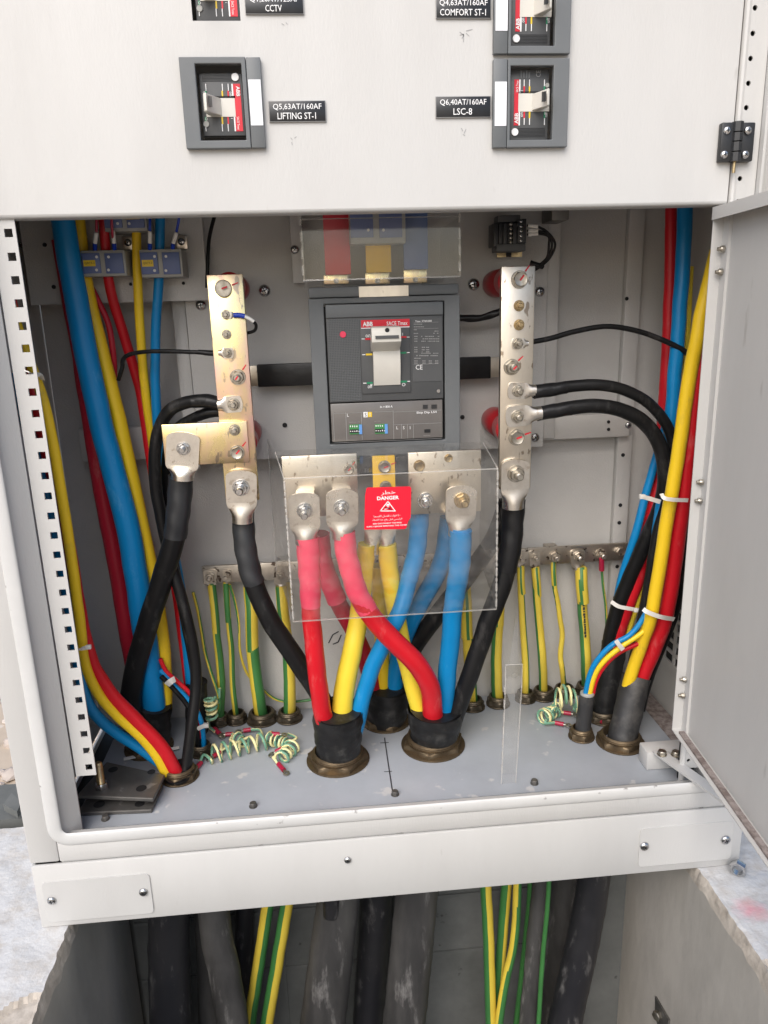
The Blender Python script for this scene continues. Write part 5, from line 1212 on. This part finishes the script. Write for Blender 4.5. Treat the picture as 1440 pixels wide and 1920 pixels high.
mb = MB(); k = 0; z = FLOORZ + .02
while z < zz1 - .03:
    t_ = (z - FLOORZ) / (zz1 - FLOORZ); mb.box(Xa + .004 * t_ - .0006, Xa + .004 * t_ + .0012, yy - .0006, yy + .003, z, z + .012); z += .021
mb.build('fold_slit', 'acrylic_glint', cs, smooth=False, kind='stuff')

# ================================================================== EARTH CABLES
def earth(label, pl, w, stripe, lg=None, sleeve=None, gl=None, crimp=None, green=False, bolt_r=10):
    """striped earth conductor; stripe = (green share, angle, twist); green=True swaps the ground colour"""
    t = thing('earth_cable', label, 'earth cable', at(*pl[-1]) if not isinstance(pl[-1], Vector) else pl[-1], 'green and yellow earth cables')
    ptube('conductor', pl, w, ['earth_green', 'earth_yellow'] if green else ['earth_yellow', 'earth_green'], t, stripe, n=24, sub=9)
    if sleeve: ptube('sleeve', sleeve[0], sleeve[1], ['earth_yellow', 'earth_green'], t, sleeve[2], n=24)
    if lg:
        bx, by, lw, ld, ly = lg
        lug(t, (bx, by), (bx, by - ly * .48), (bx, by + ly * .52), (bx + (pl[0][0] - bx), pl[0][1] + 2), lw, ld, YE - .003, 'tin_dull'); bolt(bx, by, YE - .003, bolt_r, 'nut', eb, 'tin_dull', length=.015)
    if crimp: ptube('crimp', crimp[0], crimp[1], 'crimp_red', t)
    return t
def gfl(x, y, Yd=None): return onz(x, y, FLOORZ - .01)
ye = YE + .002
for (x, y, w, lab) in ((413, 1356, 38, 'brown gland at the foot of the first earth cable beside the standing coil'), (444, 1352, 42, 'brown gland with a wire tag at the foot of the slim green earth cable'), (492, 1350, 60, 'brown hex gland at the foot of the thick green earth cable'), (543, 1348, 50, 'brown hex gland at the foot of the thick yellow earth cable left of the feeders'),
                       (886, 1326, 46, 'gland seen through the clear strip edge, behind the right front feeder'), (934, 1320, 44, 'gland of the earth cable just left of the clear strip'), (985, 1312, 38, 'gland of the first earth cable right of the clear strip'), (1019, 1307, 44, 'gland of the second earth cable right of the clear strip'), (1058, 1303, 42, 'gland of the thin wavy earth cable at right'), (1100, 1298, 44, 'gland of the thick earth cable at right, behind the slim grey sleeve')):
    gland(x, y, w, lab, .62, 'brass_dull')
earth('first earth cable from the left on the earth bar, green side forward', [(397, 1093, ye), (402, 1140, 1.163), (406, 1190, 1.16), (412, 1240, 1.158), (415, 1290, 1.158), (413, 1330, 1.158), gfl(413, 1360)], (14, 16), (.26, 60, .0), (394, 1081, 24, 14, 28), ([(397, 1096, ye), (402, 1140, 1.163), (406, 1186, 1.16)], (16, 15), (.3, -75, 0)), green=True)
earth('second earth cable from the left, slim and mostly green', [(424, 1091, ye), (426, 1130, 1.163), (429, 1170, 1.162), (434, 1220, 1.16), (436, 1280, 1.16), (440, 1320, 1.16), gfl(444, 1352)], (10, 11), (.28, 55, 0), (425, 1078, 15, 10, 22), ([(424, 1093, ye), (426, 1130, 1.163), (428, 1166, 1.162)], (12, 11), (.3, 0, 0)), green=True, bolt_r=8)
earth('thick green earth cable left of the black feeder core', [(468, 1098, ye), (472, 1150, 1.16), (473, 1210, 1.158), (478, 1260, 1.158), (485, 1310, 1.158), gfl(492, 1352)], (23, 24), (.30, 65, 0), (470, 1072, 26, 20, 30), ([(468, 1100, ye), (472, 1150, 1.158), (473, 1219, 1.158)], (25, 24), (.10, 20, 0)), green=True)
earth('thick yellow earth cable crossing behind the black feeder core', [(527, 1098, ye), (531, 1150, 1.16), (538, 1200, 1.158), (542, 1260, 1.158), (543, 1310, 1.158), gfl(543, 1350)], (20, 23), (.34, 75, 0), (527, 1077, 26, 18, 34), ([(527, 1100, ye), (530, 1140, 1.159), (535, 1175, 1.158)], (22, 22), (.10, 40, 0)))
earth('earth cable seen through the clear shroud behind the blue core', [(872, 1090, ye), (875, 1140, 1.16), (877, 1200, 1.158), (882, 1260, 1.158), gfl(886, 1328)], (20, 20), (.26, -75, 0), (872, 1064, 24, 18, 30), ([(872, 1092, ye), (874, 1140, 1.158), (876, 1196, 1.157)], (22, 22), (.10, 0, 0)))
earth('earth cable just left of the standing clear strip', [(936, 1086, ye), (935, 1150, 1.16), (931, 1220, 1.158), (931, 1270, 1.158), gfl(934, 1322)], (19, 21), (.24, 78, 0), (938, 1056, 24, 18, 30), ([(936, 1088, ye), (936, 1130, 1.158), (934, 1172, 1.157)], (21, 21), (.10, 30, 0)))
earth('first earth cable right of the standing clear strip', [(976, 1060, ye), (977, 1110, 1.16), (981, 1180, 1.158), (985, 1240, 1.158), (986, 1280, 1.16), gfl(985, 1314)], (12, 14), (.26, -78, 0), (975, 1046, 19, 13, 24), ([(976, 1062, ye), (977, 1090, 1.16), (979, 1113, 1.16)], (14, 14), (.10, 15, 0)), bolt_r=8)
earth('second earth cable right of the standing clear strip', [(1004, 1062, ye), (1006, 1110, 1.16), (1012, 1180, 1.158), (1017, 1240, 1.158), gfl(1019, 1308)], (14, 16), (.22, 80, 0), (1003, 1045, 19, 14, 28), ([(1004, 1064, ye), (1006, 1090, 1.16), (1008, 1118, 1.16)], (16, 15), (.10, 0, 0)), bolt_r=8)
earth('thin wavy earth cable in the middle of the right group', [(1038, 1052, ye), (1039, 1095, 1.162), (1046, 1130, 1.162), (1050, 1160, 1.16), (1054, 1190, 1.16), (1051, 1230, 1.16), (1055, 1260, 1.16), gfl(1058, 1304)], (9, 10), (.36, 60, .7), None, ([(1038, 1054, ye), (1038, 1075, 1.162), (1039, 1097, 1.162)], (10, 10), (.2, 0, 0)))
earth('thick earth cable with printed yellow jacket at right', [(1089, 1062, ye), (1091, 1130, 1.16), (1097, 1200, 1.158), (1099, 1250, 1.158), gfl(1100, 1300)], (18, 19), (.24, 78, 0), (1084, 1043, 25, 18, 28), ([(1089, 1064, ye), (1091, 1095, 1.158), (1093, 1130, 1.157)], (23, 22), (.10, 10, .08)))
earth('thin earth wire with red crimp at the right end of the earth bar', [(1128, 1062, ye), (1131, 1100, 1.163), (1136, 1140, 1.163), (1138, 1190, 1.163), (1140, 1260, 1.163)], 5, (.4, 30, .3), crimp=([(1128, 1046, 1.155), (1128, 1058, 1.158), (1128, 1069, 1.16)], 10))
earth('thin green earth wire trailing behind the left riser', [(362, 1110, 1.165), (372, 1150, 1.163), (384, 1220, 1.16), (397, 1265, 1.15), (409, 1300, 1.14), (412, 1325, 1.135), (405, 1345, 1.14)], 6, (.3, 0, .3), green=True)
earth('thin earth wire curling from the bar behind the thick green cable', [(431, 1096, 1.163), (441, 1130, 1.163), (448, 1170, 1.163), (450, 1220, 1.165), (463, 1262, 1.17), (490, 1290, 1.178), (515, 1310, 1.18), (545, 1316, 1.18), (585, 1312, 1.178)], 5, (.5, 30, .8))

# coiled earth tails
def coil(label, p0, p1, r, turns, lead0, lead1, w=6.5, crimp0=None, crimp1=None, ring=None, sag=0.0):
    """wire wound in a helix between floor points; leads are extra points; crimps are pixel pairs"""
    A, B = p0, p1; ax = (B - A).normalized(); u = ax.cross(Vector((0, 0, 1)))
    if u.length < .1: u = Vector((1, 0, 0))
    u.normalize(); v_ = ax.cross(u); pts = [Vector(p) for p in lead0]; n = int(turns * 12)
    for i in range(n + 1):
        t = i / n; a = 2 * math.pi * turns * t
        rr_ = r * (1 + .12 * math.sin(t * 7)); pts.append(A.lerp(B, t) + (u * math.cos(a) + v_ * math.sin(a)) * rr_ + Vector((0, 0, sag * math.sin(math.pi * t))))
    pts += [Vector(p) for p in lead1]
    t = thing('coiled_earth_wire', label, 'earth wire', A, 'coiled earth wires'); rad = w / 2 * A.y / FPX * .92
    MB().tube(smoothpath(pts, 3), rad, 10, 0, (.5, 0, turns * .7)).build('conductor', ['coil_yellow', 'coil_green'], t)
    for c in (crimp0, crimp1):
        if c:
            a, b = Vector(c[0]), Vector(c[1]); d = (b - a)
            MB().tube([a, a.lerp(b, .5), b], rad * 1.65, 14).build('crimp', 'crimp_red', t)
            e = b + d.normalized() * .006; k = MB()
            up = Vector((0, 0, 1)); sd_ = d.normalized().cross(up).normalized(); R1, R0 = .0052, .0027
            nrm = sd_.cross(d.normalized()).normalized() * .0009
            o = e + d.normalized() * .002; v = []
            for j in range(16):
                a_ = 2 * math.pi * j / 16; q = d.normalized() * math.cos(a_) + sd_ * math.sin(a_)
                v += [o + q * R1 + nrm, o + q * R0 + nrm, o + q * R0 - nrm, o + q * R1 - nrm]
            f = []
            for j in range(16):
                for m in range(4): f.append([j * 4 + m, j * 4 + (m + 1) % 4, ((j + 1) % 16) * 4 + (m + 1) % 4, ((j + 1) % 16) * 4 + m])
            k.add(v, f); k.tube([b, b.lerp(o, .4)], .0017, 8); k.build('ring_tongue', 'zinc', t)
    return t
def fp(x, y, h=.0): return onz(x, y, FLOORZ + h)
coil('standing coil of thin earth wire at the left, beside the first green earth cable', at(394, 1308, 1.125), at(398, 1347, 1.125), .0085, 4.6, [at(412, 1290, 1.14), at(410, 1318, 1.135)], [fp(392, 1362, .012), fp(403, 1372, .008)], 6.5, None, (fp(402, 1366, .008), fp(412, 1376, .006)))
coil('long loose coil of earth wire lying across the left floor', fp(392, 1416, .012), fp(497, 1388, .014), .0125, 6.2, [fp(374, 1432, .004), fp(382, 1415, .012)], [fp(500, 1380, .026), fp(508, 1376, .024)], 6.8, (fp(377, 1430, .004), fp(368, 1440, .004)), (fp(507, 1376, .022), fp(524, 1377, .02)))
coil('tight coil of earth wire behind the long loose one on the left floor', fp(500, 1382, .012), fp(538, 1396, .012), .009, 5.2, [fp(470, 1368, .006), fp(488, 1369, .009)], [fp(536, 1402, .02), fp(530, 1404, .016)], 6.2, (fp(470, 1368, .006), fp(456, 1370, .006)), (fp(531, 1402, .014), fp(517, 1410, .008)))
coil('coil end of earth wire with a ring lug nearest the left front gland', fp(551, 1396, .012), fp(526, 1424, .010), .0105, 4.2, [fp(540, 1376, .012), fp(556, 1384, .014)], [fp(512, 1420, .01), fp(522, 1432, .005)], 6.5, None, (fp(522, 1432, .006), fp(532, 1444, .004)))
coil('short coil of earth wire between the thin left cable and the long coil', fp(440, 1382, .008), fp(458, 1392, .010), .0085, 2.6, [fp(432, 1377, .006), fp(438, 1376, .008)], [fp(420, 1404, .008), fp(412, 1412, .006)], 6, (fp(437, 1376, .006), fp(423, 1377, .006)), (fp(413, 1410, .006), fp(400, 1418, .005)))
coil('flower-shaped loose coil of earth wire at the right, before the wavy earth cable', fp(1040, 1318, .03), fp(1082, 1318, .03), .0155, 4.4, [fp(1040, 1340, .012), fp(1036, 1330, .03)], [fp(1076, 1330, .014), fp(1088, 1338, .006)], 6.4, None, None, sag=.016)
coil('small tight coil of earth wire lying at the right with red crimps', fp(1015, 1346, .011), fp(1046, 1330, .011), .0105, 4.8, [fp(1040, 1355, .006), fp(1022, 1356, .008)], [fp(1052, 1334, .01), fp(1058, 1336, .008)], 6.2, (fp(1041, 1355, .006), fp(1057, 1358, .006)), (fp(1057, 1336, .008), fp(1071, 1338, .008)))
ptube('bare_crimp', [fp(1112, 1342, .006), fp(1120, 1347, .006), fp(1131, 1353, .006)], 11, 'crimp_red', label='red crimp of an earth wire beside the dusty grey boot at right', cat='crimp')

# ================================================================== LOOSE STEEL
def steel_plate(corners, z0, th, label, holes):
    P = [onz(*c, z0 + th) for c in corners]; mb = MB(); k = 4
    v = P + [p - Vector((0, 0, th)) for p in P]
    mb.add(v, [(0, 1, 2, 3), (7, 6, 5, 4)] + [[i, (i + 1) % 4, (i + 1) % 4 + 4, i + 4] for i in range(4)])
    t = thing('steel_plate', label, 'steel plate', (P[0] + P[2]) / 2, 'loose steel plates on the cabinet floor')
    pl_ = mb.build('plate', 'dark_steel', t, smooth=False); bv = pl_.modifiers.new('b', 'BEVEL'); bv.width = .0012; bv.segments = 2
    for (x, y, r) in holes:
        o = onz(x, y, z0 + th + .0004); rr_ = r
        MB().lathe(o, (0, 0, 1), [(rr_, 0), (rr_, .0002)], 24).build('bolt_hole', 'black_void', t)
    return t
steel_plate(((143, 1524), (284, 1518), (306, 1470), (196, 1450)), FLOORZ + .0005, .006, 'lower of the two loose dark steel plates at the left floor corner', ((186, 1508, .008), (262, 1507, .007)))
MB().box(*(lambda p: (p.x - .012, p.x + .012, p.y - .012, p.y + .012))(onz(240, 1490)), FLOORZ + .0068, FLOORZ + .0172).build('spacer_block', 'dark_steel', None, 'dark spacer between the two loose steel plates', 'spacer')
steel_plate(((144, 1491), (287, 1497), (309, 1452), (200, 1428)), FLOORZ + .0175, .006, 'upper of the two loose dark steel plates, with a bolt standing on it', ((265, 1478, .0075), (284, 1447, .006), (212, 1443, .007)))
zz = FLOORZ + .0238; o = onz(191, 1477, zz)
t = thing('loose_bolt', 'rusty bolt standing head down on the upper loose steel plate', 'bolt', o)
MB().lathe(o, (0, 0, 1), [(.0095, 0), (.0095, .0075), (.008, .009)], 24, hexr=(0, 1)).build('head', 'steel_screw', t)
pr = [(.0056, .009)]
for k in range(14): pr += [(.0058, .0095 + k * .0022), (.0050, .0106 + k * .0022)]
pr += [(.0045, .041), (.0035, .042)]
MB().lathe(o, (0, 0, 1), pr, 16).build('thread', 'zinc_gold', t)
o = at(1384, 1628, .853); mb = MB(); ax = Vector((-.6, -.78, .1))
R_o, R_i = .012, .0072
mb.lathe(o, ax, [(R_i, -.006), (R_o * .92, -.006), (R_o, -.0045), (R_o, .0045), (R_o * .92, .006), (R_i, .006), (R_i, -.006)], 36, hexr=(1, 2, 3, 4), caps=False)
mb.build('hex_nut', 'steel_screw', None, 'big steel nut at the lower right corner of the plinth', 'nut')

# ================================================================== TRENCH CABLES
def tcable(pl, w, mat, label, stripe=None, mats=None, wob=.012):
    return ptube('trench_cable', pl, w, mats or mat, None, stripe, n=24, wob=wob, sub=10, label=label, cat='cable', group='cables in the trench')
tcable([(316, 1500, 1.0), (317, 1720, 1.0), (318, 1830, .99), (322, 1960, .975), (325, 2100, .96)], (78, 78), 'armour_black', 'thick shiny black cable at the left end of the trench')
tcable([(392, 1500, 1.03), (402, 1720, 1.0), (420, 1820, .985), (438, 1930, .97), (450, 2080, .95)], (60, 56), 'armour_grey', 'grey scuffed cable curving in front, second from the left in the trench')
tcable([(375, 1500, 1.06), (385, 1720, 1.05), (392, 1850, 1.05), (396, 2000, 1.04)], (40, 44), 'armour_grey', 'grey cable half hidden behind the scuffed curving cable in the trench')
tcable([(456, 1500, 1.08), (458, 1720, 1.08), (454, 1850, 1.08), (450, 2000, 1.07)], 34, 'armour_black', 'black cable behind the left earth cables in the trench')
tcable([(528, 1540, 1.05), (501, 1705, 1.04), (483, 1820, 1.03), (466, 1940, 1.02), (455, 2060, 1.01)], 23, None, 'left one of the two left striped earth cables in the trench', (.42, -75, 0), ['earth_yellow', 'earth_green'])
tcable([(560, 1540, 1.04), (537, 1700, 1.03), (519, 1810, 1.02), (499, 1930, 1.01), (485, 2060, 1.0)], 24, None, 'right one of the two left striped earth cables in the trench', (.36, 78, 0), ['earth_yellow', 'earth_green'])
tcable([(650, 1520, 1.02), (634, 1690, 1.01), (620, 1800, 1.0), (604, 1930, .99), (592, 2060, .98)], (78, 88), 'armour_grey', 'thick torn grey-black cable in the middle of the trench')
tcable([(622, 1500, .985), (622, 1660, .98), (621, 1702, .98), (620, 1716, .981)], (34, 28), 'armour_black', 'rounded black cable end just below the plinth in the middle')
tcable([(712, 1520, 1.06), (706, 1690, 1.06), (698, 1810, 1.06), (690, 1930, 1.05), (684, 2060, 1.04)], (62, 58), 'armour_black', 'black cable between the two thick grey ones in the trench')
tcable([(795, 1520, 1.01), (781, 1680, 1.0), (770, 1800, .99), (757, 1930, .98), (748, 2060, .97)], (80, 80), 'armour_grey', 'thick smooth grey cable right of the middle in the trench')
tcable([(905, 1500, 1.04), (911, 1660, 1.03), (917, 1790, 1.02), (921, 1940, 1.01), (922, 2060, 1.0)], 21, None, 'leftmost of the right striped earth cables in the trench', (.34, 75, 0), ['earth_yellow', 'earth_green'])
tcable([(962, 1500, 1.05), (950, 1660, 1.045), (940, 1780, 1.04), (929, 1920, 1.03), (922, 2060, 1.02)], 20, None, 'second of the right striped earth cables in the trench', (.36, 70, 0), ['earth_yellow', 'earth_green'])
tcable([(975, 1500, 1.03), (970, 1660, 1.02), (965, 1760, 1.015), (948, 1840, 1.01), (934, 1930, 1.0), (925, 2060, .99)], 16, None, 'slim bent striped earth cable, third of the right group in the trench', (.30, -60, .15), ['earth_yellow', 'earth_green'])
tcable([(1004, 1500, 1.06), (994, 1680, 1.05), (982, 1800, 1.05), (966, 1940, 1.04)], 12, None, 'slim dark green cable behind the right striped ones in the trench', None, ['earth_green'])
tcable([(1030, 1500, 1.03), (1014, 1665, 1.02), (1002, 1790, 1.01), (990, 1930, 1.0), (982, 2060, .99)], (32, 36), 'armour_grey', 'dusty grey cable right of the striped ones in the trench')
tcable([(1036, 1500, .99), (1028, 1680, .99), (1018, 1790, .985), (1009, 1930, .975)], 9, None, 'thin green wire in front of the dusty grey cable in the trench', None, ['earth_green'])
tcable([(1066, 1500, 1.08), (1058, 1680, 1.08), (1044, 1800, 1.08), (1030, 1940, 1.07)], (62, 66), 'armour_grey', 'wrapped grey cable in the shade, second from the right in the trench', wob=.05)
tcable([(1130, 1500, 1.02), (1112, 1655, 1.01), (1094, 1760, 1.0), (1072, 1860, .99), (1052, 1950, .98), (1035, 2060, .97)], (60, 60), 'armour_black', 'black cable slanting down at the right end of the trench')
# concrete pier right of the slanting cable and a small steel bracket on the trench wall
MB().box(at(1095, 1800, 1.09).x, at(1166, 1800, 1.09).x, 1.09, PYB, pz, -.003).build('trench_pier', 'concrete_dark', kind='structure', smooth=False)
o = at(1235, 1890, .93); t = thing('wall_bracket', 'small galvanised bracket on the right trench wall at the bottom edge', 'bracket', o)
P = [at(1228, 1868, .95), at(1253, 1912, .90), at(1250, 1960, .90), at(1228, 1960, .95)]
mb = MB(); sheet(mb, P, .003); mb.build('plate', 'dark_steel', t, smooth=False)
mb = MB(); mb.lathe(at(1234, 1903, .932), (-1, -.5, .1), [(.008, 0), (.008, .006), (.006, .007)], 18, hexr=(0, 1)); mb.build('bolt', 'zinc', t)
# wall marks behind the feeders
mb = MB()
for (a, b) in (((616, 1206), (624, 1190)), ((624, 1190), (635, 1184)), ((624, 1208), (634, 1204)), ((634, 1204), (640, 1190))):
    A, B = at(*a, YW - .0008), at(*b, YW - .0008); d = (B - A).normalized(); n_ = Vector((-d.z, 0, d.x)) * .001; mb.add([A - n_, B - n_, B + n_, A + n_], [(0, 1, 2, 3)])
mb.build('pen_mark', 'pen', cab, smooth=False)

# ================================================================== RUBBLE beside the cabinet
random.seed(21)
rub = MB()
def stone(p, r):
    bm = bmesh.new(); bmesh.ops.create_icosphere(bm, subdivisions=2, radius=r)
    for v in bm.verts: v.co = Vector((v.co.x * random.uniform(.8, 1.25), v.co.y * random.uniform(.8, 1.2), v.co.z * random.uniform(.45, .7))) + Vector(p)
    rub.bm(bm)
for k in range(420):
    x = random.uniform(-1.3, -.43); y = random.uniform(1.10, 2.2); stone((x, y, -.03 + random.uniform(0, .006)), random.choice((.006, .008, .01, .014, .02)))
rub.build('rubble', 'rock', None, 'pale stones and crumbled rubble on the ground left of the cabinet', 'rubble', kind='stuff', sharp=20)
p = onz(22, 1512, .006)
mb = MB(); q = [onz(8, 1520, .012), onz(34, 1534, .012), onz(42, 1515, .012), onz(24, 1498, .012)]
sheet(mb, q, .012); mb.build('tile_fragment', 'concrete_dark', None, 'flat grey tile fragment on the ground at the left edge', 'tile')

# pencil scribbles left on the upper door
for i, st_ in enumerate((((862, 60, 870, 66), (870, 66, 866, 72), (862, 66, 870, 64), (869, 64, 869, 79), (874, 58, 886, 55), (874, 62, 880, 68)), ((865, 240, 868, 246), (874, 242, 870, 250), (868, 252, 872, 254)), ((545, 258, 548, 262), (547, 266, 548, 272), (552, 259, 556, 256)), ((528, 44, 533, 47), (536, 42, 539, 46)))):
    mb = MB()
    for (xa, ya, xb_, yb2) in st_:
        A, B = at(xa, ya, YR - .0003), at(xb_, yb2, YR - .0003); d = (B - A).normalized(); n_ = Vector((-d.z, 0, d.x)) * .00035
        mb.add([A - n_, B - n_, B + n_, A + n_], [(0, 1, 2, 3)])
    mb.build('pencil_mark', 'grey_print', cab, smooth=False)

# printed line on the jacket of the thick right earth cable
mb = MB(); y = 1133; random.seed(5)
while y < 1196:
    h = random.uniform(2, 5)
    xx = 1094.5 + (y - 1130) * .055
    pbox('', xx - random.uniform(1, 2), y, xx + 1.8, y + h, 1.1485, .001, '', mb=mb); y += h + random.uniform(.8, 2.4)
mb.build('jacket_print', 'pen', [o for o in S.objects if o.get('label', '').startswith('thick earth cable with printed')][0], smooth=False, kind='stuff')
